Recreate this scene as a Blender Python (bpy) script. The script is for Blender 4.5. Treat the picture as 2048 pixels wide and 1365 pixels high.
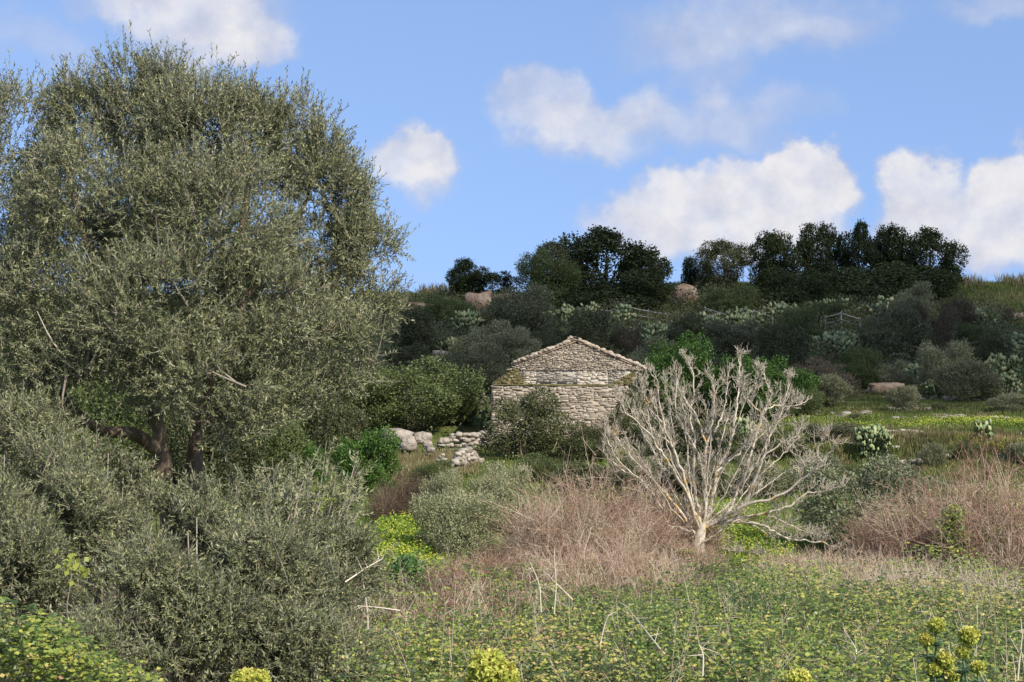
import bpy, math, random
import numpy as np
from mathutils import Vector

for o in list(bpy.data.objects): bpy.data.objects.remove(o)
S = bpy.context.scene
COL = S.collection
PI = math.pi

# ------------------------------------------------------------------ camera, sky, sun, exposure
LENS = 60.0
F = 2048 / 36 * LENS
TILT = math.atan(77.5 / F)
cam = bpy.data.cameras.new('camera'); camo = bpy.data.objects.new('camera', cam); COL.objects.link(camo)
cam.lens = LENS; cam.sensor_width = 36; cam.clip_start = .1; cam.clip_end = 6000
camo.location = (0, 0, 0); camo.rotation_euler = (PI/2 + TILT, 0, 0)
S.camera = camo
S.view_settings.view_transform = 'Standard'; S.view_settings.look = 'None'
S.view_settings.exposure = 0.5; S.view_settings.gamma = 1

SUN_EL = math.radians(40); SUN_AZ = math.radians(136)      # azimuth clockwise from +Y (behind the camera, to the right)
SUN = np.array([math.sin(SUN_AZ)*math.cos(SUN_EL), math.cos(SUN_AZ)*math.cos(SUN_EL), math.sin(SUN_EL)])
sl = bpy.data.lights.new('sun', 'SUN'); sl.energy = 4.7; sl.angle = math.radians(.53); sl.color = (1, .93, .82)
so = bpy.data.objects.new('sun', sl); COL.objects.link(so)
so.rotation_euler = Vector(SUN).to_track_quat('Z', 'Y').to_euler()

def px_dir(px, py):
    u = (px - 1024) / F; v = (682.5 - py) / F
    c, s = math.cos(TILT), math.sin(TILT)
    return np.array([u, c - v*s, s + v*c])
def W(px, py, d):
    r = px_dir(px, py); return r * (d / r[1])

w = bpy.data.worlds.new('World'); S.world = w; w.use_nodes = True
nt = w.node_tree; nt.nodes.clear()
def N(t, **kw):
    n = nt.nodes.new(t)
    for k, v in kw.items(): setattr(n, k, v)
    return n
def L(a, b): nt.links.new(a, b)
def math_n(op, a, b=None, clamp=False):
    n = N('ShaderNodeMath', operation=op); n.use_clamp = clamp
    for i, x in enumerate((a, b)):
        if x is None: continue
        if isinstance(x, (int, float)): n.inputs[i].default_value = x
        else: L(x, n.inputs[i])
    return n.outputs[0]
sky = N('ShaderNodeTexSky'); sky.sky_type = 'NISHITA'; sky.sun_disc = False
sky.sun_elevation = SUN_EL; sky.sun_rotation = SUN_AZ
sky.altitude = 300; sky.air_density = 1.0; sky.dust_density = 0.3; sky.ozone_density = 3.0
tc = N('ShaderNodeTexCoord')
sep = N('ShaderNodeSeparateXYZ'); L(tc.outputs['Generated'], sep.inputs[0])
svec = N('ShaderNodeCombineXYZ'); L(sep.outputs[0], svec.inputs[0]); L(sep.outputs[1], svec.inputs[1])
L(math_n('ADD', math_n('MULTIPLY', math_n('MAXIMUM', sep.outputs[2], 0.0), .62), .29), svec.inputs[2]); L(svec.outputs[0], sky.inputs['Vector'])
az = math_n('ARCTAN2', sep.outputs[0], sep.outputs[1])
el = math_n('ARCSINE', sep.outputs[2])
cmb = N('ShaderNodeCombineXYZ'); L(az, cmb.inputs[0]); L(el, cmb.inputs[1])
def noise(scale, detail, rough, off=(0, 0, 0), vec=None):
    m = N('ShaderNodeVectorMath', operation='ADD'); L(vec or cmb.outputs[0], m.inputs[0]); m.inputs[1].default_value = off
    n = N('ShaderNodeTexNoise'); n.inputs['Scale'].default_value = scale; n.inputs['Detail'].default_value = detail
    n.inputs['Roughness'].default_value = rough; L(m.outputs[0], n.inputs['Vector']); return n
wn = noise(22, 5, .58)
wsub = N('ShaderNodeVectorMath', operation='SUBTRACT'); L(wn.outputs['Color'], wsub.inputs[0]); wsub.inputs[1].default_value = (.5, .5, .5)
wsc = N('ShaderNodeVectorMath', operation='SCALE'); L(wsub.outputs[0], wsc.inputs[0]); wsc.inputs['Scale'].default_value = .058
warp = N('ShaderNodeVectorMath', operation='ADD'); L(cmb.outputs[0], warp.inputs[0]); L(wsc.outputs[0], warp.inputs[1])
CL = [ # centre x, y, radius x, y in photo pixels, density, edge softness
 (390, 15, 170, 85, .85, .75), (250, 5, 110, 50, .7, .8), (490, 70, 90, 50, .8, .6), (430, 90, 130, 35, .6, .8),
 (110, 85, 80, 45, .35, .9), (10, 60, 60, 60, .25, .9),
 (825, 310, 100, 58, .85, .55), (870, 300, 48, 48, .8, .5), (865, 360, 60, 40, .5, .9),
 (1085, 215, 95, 62, .62, .6), (1170, 245, 120, 52, .6, .8), (1285, 215, 55, 45, .55, .8), (1250, 260, 160, 50, .5, .9),
 (1420, 230, 120, 85, .42, .9), (1500, 250, 110, 60, .3, .9), (1600, 215, 80, 35, .25, .9), (1400, 170, 60, 40, .4, .9),
 (1500, 40, 260, 70, .42, .9), (1400, 90, 160, 60, .4, .9), (1640, 50, 140, 50, .35, .9), (2000, 12, 110, 35, .4, .8),
 (1330, 395, 90, 62, .9, .5), (1250, 440, 95, 45, .8, .7), (1450, 430, 180, 85, .95, .6), (1600, 355, 88, 72, 1.0, .38),
 (1480, 360, 60, 45, .8, .6), (1570, 440, 125, 75, .95, .6), (1420, 490, 220, 40, .8, .8),
 (1850, 385, 80, 65, .95, .45), (1820, 430, 90, 50, .85, .7), (1930, 440, 140, 65, .9, .6), (2030, 355, 75, 62, 1.0, .4),
 (2040, 440, 120, 80, .95, .6), (1980, 500, 120, 40, .75, .9)]
dens = None
for (cx, cy, rx, ry, a, soft) in CL:
    d = px_dir(cx, cy); d = d / np.linalg.norm(d)
    s_ = N('ShaderNodeVectorMath', operation='SUBTRACT'); L(warp.outputs[0], s_.inputs[0]); s_.inputs[1].default_value = (math.atan2(d[0], d[1]), math.asin(d[2]), 0)
    m_ = N('ShaderNodeVectorMath', operation='MULTIPLY'); L(s_.outputs[0], m_.inputs[0]); m_.inputs[1].default_value = (F/(rx*1.13), F/(ry*1.13), 0)
    l_ = N('ShaderNodeVectorMath', operation='LENGTH'); L(m_.outputs[0], l_.inputs[0])
    r_ = N('ShaderNodeMapRange', interpolation_type='SMOOTHSTEP'); L(l_.outputs['Value'], r_.inputs['Value'])
    r_.inputs['From Min'].default_value = 1.15; r_.inputs['From Max'].default_value = 1.15 - soft
    r_.inputs['To Min'].default_value = 0; r_.inputs['To Max'].default_value = a
    if dens is None: dens = r_.outputs[0]
    else: # screen-like union keeps neighbours from showing seams
        q = math_n('MULTIPLY', math_n('SUBTRACT', 1.0, dens), math_n('SUBTRACT', 1.0, r_.outputs[0]))
        dens = math_n('SUBTRACT', 1.0, q)
fine = noise(60, 6, .6)
fm = N('ShaderNodeMapRange'); L(fine.outputs['Fac'], fm.inputs['Value']); fm.inputs['From Min'].default_value = .3; fm.inputs['From Max'].default_value = .7
fm.inputs['To Min'].default_value = .86; fm.inputs['To Max'].default_value = 1.06
dens = math_n('MULTIPLY', dens, fm.outputs[0], True)
# cumulus added beside, above and behind the view to whiten the fill light
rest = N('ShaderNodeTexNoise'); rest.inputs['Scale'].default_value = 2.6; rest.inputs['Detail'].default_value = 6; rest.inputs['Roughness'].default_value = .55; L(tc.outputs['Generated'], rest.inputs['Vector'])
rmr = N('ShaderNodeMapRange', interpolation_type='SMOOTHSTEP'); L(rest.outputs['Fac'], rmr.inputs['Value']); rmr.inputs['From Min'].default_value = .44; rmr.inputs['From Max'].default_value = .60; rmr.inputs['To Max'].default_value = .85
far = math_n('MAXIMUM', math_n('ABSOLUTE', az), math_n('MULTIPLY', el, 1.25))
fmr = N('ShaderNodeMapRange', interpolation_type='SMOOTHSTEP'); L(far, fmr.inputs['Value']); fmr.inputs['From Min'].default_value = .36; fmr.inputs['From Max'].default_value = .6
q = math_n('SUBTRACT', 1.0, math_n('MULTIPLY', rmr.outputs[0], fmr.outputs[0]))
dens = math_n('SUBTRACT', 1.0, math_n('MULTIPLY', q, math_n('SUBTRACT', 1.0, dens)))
# sun-facing billows are whiter, thin and low parts lavender grey
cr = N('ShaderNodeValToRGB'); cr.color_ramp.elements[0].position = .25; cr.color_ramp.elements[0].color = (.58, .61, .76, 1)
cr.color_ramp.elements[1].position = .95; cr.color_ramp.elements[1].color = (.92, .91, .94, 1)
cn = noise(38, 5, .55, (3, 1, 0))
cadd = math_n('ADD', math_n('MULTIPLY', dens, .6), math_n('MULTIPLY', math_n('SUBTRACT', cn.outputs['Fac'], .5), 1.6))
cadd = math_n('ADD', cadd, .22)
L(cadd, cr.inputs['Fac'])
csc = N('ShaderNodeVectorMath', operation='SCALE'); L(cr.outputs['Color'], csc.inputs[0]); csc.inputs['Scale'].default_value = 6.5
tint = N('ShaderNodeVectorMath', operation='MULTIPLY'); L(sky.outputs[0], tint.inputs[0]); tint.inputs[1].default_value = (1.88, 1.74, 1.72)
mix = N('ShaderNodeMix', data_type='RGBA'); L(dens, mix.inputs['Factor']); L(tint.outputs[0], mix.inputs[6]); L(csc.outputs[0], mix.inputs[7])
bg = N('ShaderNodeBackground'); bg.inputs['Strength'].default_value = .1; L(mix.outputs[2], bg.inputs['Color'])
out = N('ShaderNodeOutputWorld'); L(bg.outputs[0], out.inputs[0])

# ------------------------------------------------------------------ helpers
rng = np.random.default_rng(7)
def nrm(v): return v / np.maximum(np.linalg.norm(v, axis=-1, keepdims=True), 1e-9)
_ws = np.random.default_rng(3)
_K = [(_ws.uniform(0, 2*PI), _ws.uniform(0, 2*PI), _ws.uniform(.75, 1.35)) for _ in range(24)]
def wav(x, y, scale, k=0):
    """smooth pseudo noise in about -1..1"""
    r = 0; x = np.asarray(x, float); y = np.asarray(y, float)
    for i in range(6):
        a, p, f = _K[(i + k*5) % 24]
        r = r + np.sin((x*math.cos(a) + y*math.sin(a)) * f * 6.28 / scale + p)
    return r / 3.2

def mesh(name, V, faces_n, idx, var=None, mats=None, parent=None, smooth=False, loc=None):
    """V (n,3); faces_n: verts per face (int or array); idx: flat index array"""
    me = bpy.data.meshes.new(name)
    V = np.asarray(V, np.float32)
    if loc is not None: V = V - np.asarray(loc, np.float32)
    idx = np.asarray(idx, np.int32).ravel()
    if isinstance(faces_n, int): cnt = np.full(len(idx)//faces_n, faces_n, np.int32)
    else: cnt = np.asarray(faces_n, np.int32)
    me.vertices.add(len(V)); me.vertices.foreach_set('co', V.ravel())
    me.loops.add(len(idx)); me.loops.foreach_set('vertex_index', idx)
    me.polygons.add(len(cnt)); st = np.zeros(len(cnt), np.int32); st[1:] = np.cumsum(cnt)[:-1]
    me.polygons.foreach_set('loop_start', st)
    if smooth: me.polygons.foreach_set('use_smooth', np.ones(len(cnt), bool))
    if var is not None:
        a = me.attributes.new('var', 'FLOAT', 'POINT'); a.data.foreach_set('value', np.asarray(var, np.float32))
    me.update(); me.validate()
    if mats: me.materials.append(mats)
    o = bpy.data.objects.new(name, me); COL.objects.link(o)
    if parent: o.parent = parent
    return o
class MB:
    def __init__(s): s.V = []; s.I = []; s.C = []; s.A = []; s.n = 0
    def add(s, V, cnt, idx, var):
        V = np.asarray(V, float); idx = np.asarray(idx).ravel()
        s.V.append(V); s.I.append(idx + s.n); s.n += len(V)
        s.C.append(np.full(len(idx)//cnt, cnt) if isinstance(cnt, int) else np.asarray(cnt))
        s.A.append(np.full(len(V), var) if np.isscalar(var) else np.asarray(var))
    def build(s, name, mat, parent=None, loc=None, smooth=False):
        return mesh(name, np.concatenate(s.V), np.concatenate(s.C), np.concatenate(s.I), np.concatenate(s.A), mat, parent, smooth, loc)

def leaf_geo(P, D, Nn, Ln, Wd, var):
    """rhombic leaves lying along D with the face normal near Nn"""
    D = nrm(D); Sd = nrm(np.cross(D, Nn)); n = len(P)
    Ln = np.asarray(Ln).reshape(-1, 1)*np.ones((n, 1)); Wd = np.asarray(Wd).reshape(-1, 1)*np.ones((n, 1))
    V = np.empty((n, 4, 3))
    V[:, 0] = P; V[:, 1] = P + D*Ln*.45 + Sd*Wd*.5; V[:, 2] = P + D*Ln; V[:, 3] = P + D*Ln*.45 - Sd*Wd*.5
    return V.reshape(-1, 3), np.arange(n*4), np.repeat(var, 4)
def add_leaves(mb, P, D, Nn, Ln, Wd, var):
    V, I, A = leaf_geo(P, D, Nn, Ln, Wd, var); mb.add(V, 4, I, A)

def tube(mb, pts, rad, sides=5, var=.5, cap=True):
    pts = np.asarray(pts, float); n = len(pts); rad = np.asarray(rad, float)*np.ones(n)
    T = np.gradient(pts, axis=0); T = nrm(T)
    ref = np.array([0, 0, 1.]) if abs(T[0][2]) < .9 else np.array([1., 0, 0])
    A = nrm(np.cross(T, ref)); B = np.cross(T, A)
    th = np.arange(sides)*2*PI/sides
    V = pts[:, None] + rad[:, None, None]*(A[:, None]*np.cos(th)[None, :, None] + B[:, None]*np.sin(th)[None, :, None])
    i = np.arange(n-1)[:, None]*sides; j = np.arange(sides)[None]; k = (j+1) % sides
    I = np.stack([i+j, i+k, i+k+sides, i+j+sides], -1).reshape(-1)
    mb.add(V.reshape(-1, 3), 4, I, var)
def twigs(mb, P0, P1, P2, r0, r1, var):
    """many 3-sided two-segment twigs at once"""
    n = len(P0); T = nrm(P2-P0); A = nrm(np.cross(T, rng.normal(size=(n, 3)))); B = np.cross(T, A)
    r0 = np.asarray(r0)*np.ones(n); r1 = np.asarray(r1)*np.ones(n)
    V = np.empty((n, 3, 3, 3))
    for a, (P, r) in enumerate(((P0, r0), (P1, (r0+r1)/2), (P2, r1))):
        for b in range(3):
            t = b*2*PI/3; V[:, a, b] = P + r[:, None]*(A*math.cos(t) + B*math.sin(t))
    loc = []
    for a in range(2):
        for b in range(3):
            c = (b+1) % 3; loc += [a*3+b, a*3+c, a*3+3+c, a*3+3+b]
    I = (np.arange(n)[:, None]*9 + np.array(loc)[None]).ravel()
    mb.add(V.reshape(-1, 3), 4, I, np.repeat(np.asarray(var)*np.ones(n), 9))

def tag(o, label=None, cat=None, group=None, kind=None):
    if label: o['label'] = label
    if cat: o['category'] = cat
    if group: o['group'] = group
    if kind: o['kind'] = kind
    return o
def thing(name, label, cat, loc=(0, 0, 0), rz=0, group=None):
    o = bpy.data.objects.new(name, None); COL.objects.link(o); o.empty_display_size = .2
    o.location = tuple(float(a) for a in loc); o.rotation_euler = (0, 0, rz)
    return tag(o, label, cat, group)
def dup(root, loc, rz=0, scale=(1, 1, 1), label=None, group=None):
    r = root.copy(); COL.objects.link(r); r.location = tuple(float(a) for a in loc); r.rotation_euler = (0, 0, rz); r.scale = scale
    if label: r['label'] = label
    if group: r['group'] = group
    for ch in [c for c in bpy.data.objects if c.parent == root]:
        c = ch.copy(); COL.objects.link(c); c.parent = r
    return r

# ------------------------------------------------------------------ materials
def newmat(name):
    m = bpy.data.materials.new(name); m.use_nodes = True; t = m.node_tree
    for n in list(t.nodes): t.nodes.remove(n)
    return m, t
def ramp(t, stops, fac):
    r = t.nodes.new('ShaderNodeValToRGB'); e = r.color_ramp.elements
    while len(e) < len(stops): e.new(.5)
    for k, (p, c) in enumerate(stops): e[k].position = p; e[k].color = (*c, 1)
    t.links.new(fac, r.inputs[0]); return r.outputs[0]
def leafmat(name, stops, transl=.25, rough=.55, spec=.3, under=None, patch=2.0, pv=.35, objr=0):
    m, t = newmat(name); l = t.links.new
    at = t.nodes.new('ShaderNodeAttribute'); at.attribute_name = 'var'
    tcn = t.nodes.new('ShaderNodeTexCoord')
    no = t.nodes.new('ShaderNodeTexNoise'); no.inputs['Scale'].default_value = patch; no.inputs['Detail'].default_value = 3
    l(tcn.outputs['Object'], no.inputs['Vector'])
    ma = t.nodes.new('ShaderNodeMath'); ma.operation = 'MULTIPLY_ADD'; l(no.outputs['Fac'], ma.inputs[0]); ma.inputs[1].default_value = pv*2
    l(at.outputs['Fac'], ma.inputs[2])
    mb = t.nodes.new('ShaderNodeMath'); mb.operation = 'SUBTRACT'; l(ma.outputs[0], mb.inputs[0]); mb.inputs[1].default_value = pv; mb.use_clamp = True
    if objr:      # each plant has its own tone
        oi = t.nodes.new('ShaderNodeObjectInfo'); mc = t.nodes.new('ShaderNodeMath'); mc.operation = 'MULTIPLY_ADD'; l(oi.outputs['Random'], mc.inputs[0]); mc.inputs[1].default_value = objr; l(mb.outputs[0], mc.inputs[2]); mb.use_clamp = False
        md = t.nodes.new('ShaderNodeMath'); md.operation = 'SUBTRACT'; l(mc.outputs[0], md.inputs[0]); md.inputs[1].default_value = objr*.45; md.use_clamp = True; mb = md
    c = ramp(t, stops, mb.outputs[0])
    if under:
        ge = t.nodes.new('ShaderNodeNewGeometry'); mx = t.nodes.new('ShaderNodeMix'); mx.data_type = 'RGBA'
        l(ge.outputs['Backfacing'], mx.inputs['Factor']); l(c, mx.inputs[6]); mx.inputs[7].default_value = (*under, 1); c = mx.outputs[2]
    p = t.nodes.new('ShaderNodeBsdfPrincipled'); l(c, p.inputs['Base Color']); p.inputs['Roughness'].default_value = rough
    p.inputs['Specular IOR Level'].default_value = spec
    tr = t.nodes.new('ShaderNodeBsdfTranslucent'); l(c, tr.inputs['Color'])
    ms = t.nodes.new('ShaderNodeMixShader'); ms.inputs[0].default_value = transl; l(p.outputs[0], ms.inputs[1]); l(tr.outputs[0], ms.inputs[2])
    o = t.nodes.new('ShaderNodeOutputMaterial'); l(ms.outputs[0], o.inputs[0]); return m
def solid(name, stops, scale=6, rough=.85, bump=.3, bscale=25, usevar=.0, spec=.2, stretch=(1, 1, 1), detail=6, dist=.02):
    m, t = newmat(name); l = t.links.new
    tcn = t.nodes.new('ShaderNodeTexCoord'); mp = t.nodes.new('ShaderNodeMapping'); mp.inputs['Scale'].default_value = stretch
    l(tcn.outputs['Object'], mp.inputs[0])
    no = t.nodes.new('ShaderNodeTexNoise'); no.inputs['Scale'].default_value = scale; no.inputs['Detail'].default_value = detail; no.inputs['Roughness'].default_value = .62
    l(mp.outputs[0], no.inputs['Vector']); f = no.outputs['Fac']
    at = t.nodes.new('ShaderNodeAttribute'); at.attribute_name = 'var'
    a = t.nodes.new('ShaderNodeMath'); a.operation = 'MULTIPLY_ADD'; l(at.outputs['Fac'], a.inputs[0]); a.inputs[1].default_value = usevar
    b = t.nodes.new('ShaderNodeMath'); b.operation = 'MULTIPLY'; l(f, b.inputs[0]); b.inputs[1].default_value = 1-usevar
    l(b.outputs[0], a.inputs[2])
    c = ramp(t, stops, a.outputs[0])
    p = t.nodes.new('ShaderNodeBsdfPrincipled'); l(c, p.inputs['Base Color']); p.inputs['Roughness'].default_value = rough
    p.inputs['Specular IOR Level'].default_value = spec
    n2 = t.nodes.new('ShaderNodeTexNoise'); n2.inputs['Scale'].default_value = bscale; n2.inputs['Detail'].default_value = 5; l(mp.outputs[0], n2.inputs['Vector'])
    bp = t.nodes.new('ShaderNodeBump'); bp.inputs['Strength'].default_value = bump; bp.inputs['Distance'].default_value = dist; l(n2.outputs['Fac'], bp.inputs['Height'])
    l(bp.outputs[0], p.inputs['Normal'])
    o = t.nodes.new('ShaderNodeOutputMaterial'); l(p.outputs[0], o.inputs[0]); return m

M = {}
M['olive'] = leafmat('olive_leaf', [(0, (.05, .06, .026)), (.4, (.125, .145, .062)), (.75, (.28, .29, .135)), (1, (.37, .37, .19))], .2, .5, .28, under=(.25, .265, .165), patch=1.1, pv=.2)
M['olive_far'] = leafmat('grey_olive_leaf', [(0, (.07, .075, .038)), (.5, (.15, .155, .078)), (1, (.30, .30, .165))], .2, .5, .35, patch=2, pv=.25, objr=.5)
M['pale'] = leafmat('pale_willowy_leaf', [(0, (.17, .18, .09)), (.5, (.30, .31, .165)), (1, (.46, .45, .27))], .25, .5, .3, patch=1.5, pv=.3)
M['midolive'] = leafmat('dusty_olive_leaf', [(0, (.10, .115, .06)), (.5, (.19, .21, .115)), (1, (.31, .33, .19))], .2, .5, .35, patch=2, pv=.3)
M['carob'] = leafmat('carob_leaf', [(0, (.022, .031, .013)), (.5, (.044, .058, .022)), (1, (.085, .10, .04))], .12, .7, .1, patch=2, pv=.25, objr=.5)
M['dark'] = leafmat('dark_evergreen_leaf', [(0, (.035, .042, .017)), (.5, (.07, .08, .03)), (1, (.14, .145, .06))], .15, .5, .3, patch=2, pv=.25, objr=.5)
M['green'] = leafmat('mid_green_leaf', [(0, (.05, .07, .02)), (.5, (.09, .12, .036)), (1, (.16, .19, .07))], .25, .5, .3, patch=2, pv=.25, objr=.5)
M['bright'] = leafmat('bright_green_leaf', [(0, (.04, .085, .015)), (.5, (.075, .155, .025)), (1, (.15, .25, .045))], .3, .5, .3, patch=2, pv=.25)
M['brown'] = leafmat('brownish_leaf', [(0, (.07, .05, .035)), (.5, (.12, .10, .055)), (1, (.21, .155, .11))], .2, .6, .2, patch=2, pv=.3, objr=.5)
M['bramble'] = leafmat('bramble_leaf', [(0, (.035, .07, .016)), (.3, (.10, .165, .03)), (.55, (.23, .29, .05)), (.8, (.43, .42, .085)), (.95, (.48, .38, .16)), (1, (.36, .21, .11))], .3, .45, .4, under=(.27, .31, .16), patch=1.6, pv=.2)
M['cactus'] = solid('cactus_skin', [(.2, (.12, .16, .07)), (.5, (.25, .30, .15)), (.75, (.42, .43, .20)), (.95, (.52, .46, .22))], 8, .6, .15, 60, usevar=.75)
M['bark'] = solid('olive_bark', [(.3, (.075, .055, .038)), (.5, (.17, .13, .095)), (.7, (.30, .24, .18))], 6, .9, .8, 18, stretch=(1, 1, .25), dist=.04)
M['twig'] = solid('olive_twig', [(.3, (.16, .13, .10)), (.7, (.38, .33, .27))], 5, .8, .2, 40, usevar=.6)
M['deadwood'] = None
M['redtwig'] = solid('rusty_twig', [(.1, (.14, .075, .05)), (.33, (.29, .18, .125)), (.55, (.42, .305, .215)), (.8, (.56, .46, .345)), (1, (.64, .57, .45))], 3, .85, .1, 40, usevar=.75)
M['darkcane'] = solid('old_bramble_cane', [(.1, (.045, .03, .02)), (.6, (.10, .07, .045)), (.9, (.24, .18, .12))], 3, .85, .1, 40, usevar=.75)
M['straw'] = solid('dry_straw', [(.1, (.26, .19, .12)), (.5, (.47, .39, .28)), (1, (.66, .60, .48))], 3, .85, .1, 40, usevar=.75)
M['stone'] = solid('rubble_stone', [(.1, (.12, .10, .08)), (.3, (.25, .205, .155)), (.5, (.36, .30, .23)), (.7, (.47, .41, .32)), (.9, (.56, .51, .43))], 7, .95, .6, 20, usevar=.6)
M['wallstone'] = solid('dry_stone', [(.05, (.13, .115, .09)), (.35, (.26, .225, .18)), (.7, (.37, .33, .27)), (1, (.46, .42, .35))], 7, .95, .6, 20, usevar=.55)
M['mortar'] = solid('earth_mortar', [(.3, (.20, .165, .12)), (.5, (.31, .26, .195)), (.7, (.41, .35, .27))], 3, .95, .6, 30, dist=.03)
M['plaster'] = solid('old_lime_render', [(.3, (.34, .29, .22)), (.5, (.46, .40, .31)), (.68, (.56, .50, .39))], 2.2, .95, .7, 26, dist=.02)
M['greyplaster'] = solid('grey_render', [(.3, (.26, .235, .195)), (.5, (.36, .33, .28)), (.7, (.44, .405, .345))], 2.2, .95, .7, 26, dist=.02)
M['moss'] = solid('moss', [(.3, (.06, .06, .025)), (.5, (.12, .11, .045)), (.62, (.22, .18, .10)), (.75, (.34, .29, .2))], 5, .95, .8, 30, dist=.05)
M['tile'] = solid('clay_tile', [(.1, (.15, .115, .085)), (.4, (.27, .205, .15)), (.7, (.36, .295, .225)), (.95, (.46, .41, .33))], 5, .9, .4, 20, usevar=.7)
M['wood'] = solid('weathered_wood', [(.3, (.22, .20, .17)), (.7, (.42, .39, .34))], 8, .9, .3, 30)
M['rock'] = solid('pale_limestone', [(.3, (.16, .13, .10)), (.5, (.29, .25, .20)), (.7, (.40, .355, .30))], 1.6, .95, 1, 5, dist=.15)
M['rockred'] = solid('reddish_rock', [(.3, (.20, .13, .08)), (.5, (.36, .25, .16)), (.7, (.48, .38, .28))], 1.6, .95, 1, 5, dist=.15)
M['grass'] = leafmat('grass_blade', [(0, (.07, .12, .02)), (.5, (.13, .19, .035)), (.85, (.24, .26, .07)), (1, (.36, .30, .14))], .3, .6, .2, patch=.25, pv=.35)
M['meadow'] = leafmat('meadow_grass_blade', [(0, (.075, .10, .028)), (.5, (.14, .165, .045)), (.85, (.24, .23, .085)), (1, (.36, .29, .16))], .25, .6, .2, patch=.3, pv=.4)
M['drygrass'] = leafmat('dry_grass_blade', [(0, (.10, .10, .04)), (.5, (.20, .17, .08)), (1, (.36, .28, .16))], .2, .7, .2, patch=.3, pv=.3)
M['freshgrass'] = leafmat('fresh_grass_blade', [(0, (.09, .16, .022)), (.5, (.19, .28, .04)), (1, (.34, .42, .07))], .35, .6, .2, patch=.25, pv=.3)
M['yellow'] = leafmat('yellow_petal', [(0, (.50, .50, .04)), (1, (.74, .72, .10))], .3, .6, .1)
M['spurge'] = leafmat('spurge_flower', [(0, (.24, .32, .05)), (.5, (.50, .52, .10)), (1, (.68, .58, .18))], .3, .6, .2, patch=12)
M['spurgeleaf'] = leafmat('spurge_leaf', [(0, (.09, .16, .08)), (1, (.20, .30, .17))], .25, .5, .3)
M['ivy'] = leafmat('ivy_leaf', [(0, (.03, .08, .012)), (1, (.09, .19, .03))], .2, .4, .4)

# lichen-spotted bare wood of the dead fig
m, t = newmat('bare_bleached_wood'); l = t.links.new
tcn = t.nodes.new('ShaderNodeTexCoord')
n1 = t.nodes.new('ShaderNodeTexNoise'); n1.inputs['Scale'].default_value = 9; n1.inputs['Detail'].default_value = 5; l(tcn.outputs['Object'], n1.inputs['Vector'])
c1 = ramp(t, [(.3, (.31, .265, .20)), (.5, (.48, .425, .335)), (.7, (.64, .58, .475))], n1.outputs['Fac'])
n2 = t.nodes.new('ShaderNodeTexNoise'); n2.inputs['Scale'].default_value = 3.2; n2.inputs['Detail'].default_value = 7; n2.inputs['Roughness'].default_value = .7; l(tcn.outputs['Object'], n2.inputs['Vector'])
at = t.nodes.new('ShaderNodeAttribute'); at.attribute_name = 'var'      # var = branch thickness, lichen prefers old thick limbs
ad = t.nodes.new('ShaderNodeMath'); ad.operation = 'MULTIPLY_ADD'; l(at.outputs['Fac'], ad.inputs[0]); ad.inputs[1].default_value = .15; l(n2.outputs['Fac'], ad.inputs[2])
mr = t.nodes.new('ShaderNodeMapRange'); l(ad.outputs[0], mr.inputs[0]); mr.inputs[1].default_value = .60; mr.inputs[2].default_value = .68; mr.inputs[4].default_value = .85
mx = t.nodes.new('ShaderNodeMix'); mx.data_type = 'RGBA'; l(mr.outputs[0], mx.inputs['Factor']); l(c1, mx.inputs[6]); mx.inputs[7].default_value = (.52, .33, .08, 1)
p = t.nodes.new('ShaderNodeBsdfPrincipled'); l(mx.outputs[2], p.inputs['Base Color']); p.inputs['Roughness'].default_value = .85; p.inputs['Specular IOR Level'].default_value = .15
bp = t.nodes.new('ShaderNodeBump'); bp.inputs['Strength'].default_value = .5; bp.inputs['Distance'].default_value = .02; l(n1.outputs['Fac'], bp.inputs['Height']); l(bp.outputs[0], p.inputs['Normal'])
o = t.nodes.new('ShaderNodeOutputMaterial'); l(p.outputs[0], o.inputs[0]); M['deadwood'] = m

# ------------------------------------------------------------------ ground
DL = [-60, 0, 4, 8, 15, 22, 36, 50, 60, 66, 72, 85, 95, 112, 130, 140, 170, 400, 5000]
ZL = [-1.7, -1.7, -1.8, -2.35, -2.9, -3.3, -3.85, -3.6, -3.1, -2.65, -2.3, -.9, .5, 3.35, 6.45, 7.0, 6.5, -6, -120]
DR = [-60, 0, 4, 8, 15, 22, 36, 50, 60, 61.6, 68, 80, 95, 112, 130, 140, 170, 400, 5000]
ZR = [-1.7, -1.7, -1.8, -2.35, -2.9, -3.3, -3.85, -3.6, -3.25, -2.4, -2.1, -1.35, -.1, 3.3, 7.2, 7.8, 7.3, -6, -120]
def ground(x, y):
    x = np.asarray(x, float); y = np.asarray(y, float)
    s = np.clip((x - 9) / 4, 0, 1); s = s*s*(3-2*s)
    yy = y + wav(x, y*.3, 22, 1)*.9*np.clip((y-40)/20, 0, 1)
    z = np.interp(yy, DL, ZL)*(1-s) + np.interp(yy, DR, ZR)*s
    a = np.clip(y/30, .15, 1)
    z = z + a*(wav(x, y, 9)*.10 + wav(x, y, 3.1, 2)*.04 + wav(x, y, 37, 3)*.16*np.clip((130-y)/60, 0, 1))
    return z
def solve_d(px, py, lo=20, hi=132):
    ds = np.arange(lo, hi, .25); P = np.array([W(px, py, d) for d in ds])
    g = ground(P[:, 0], P[:, 1]); k = np.where(P[:, 2] <= g)[0]
    return float(ds[k[0]]) if len(k) else float(hi)

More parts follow.
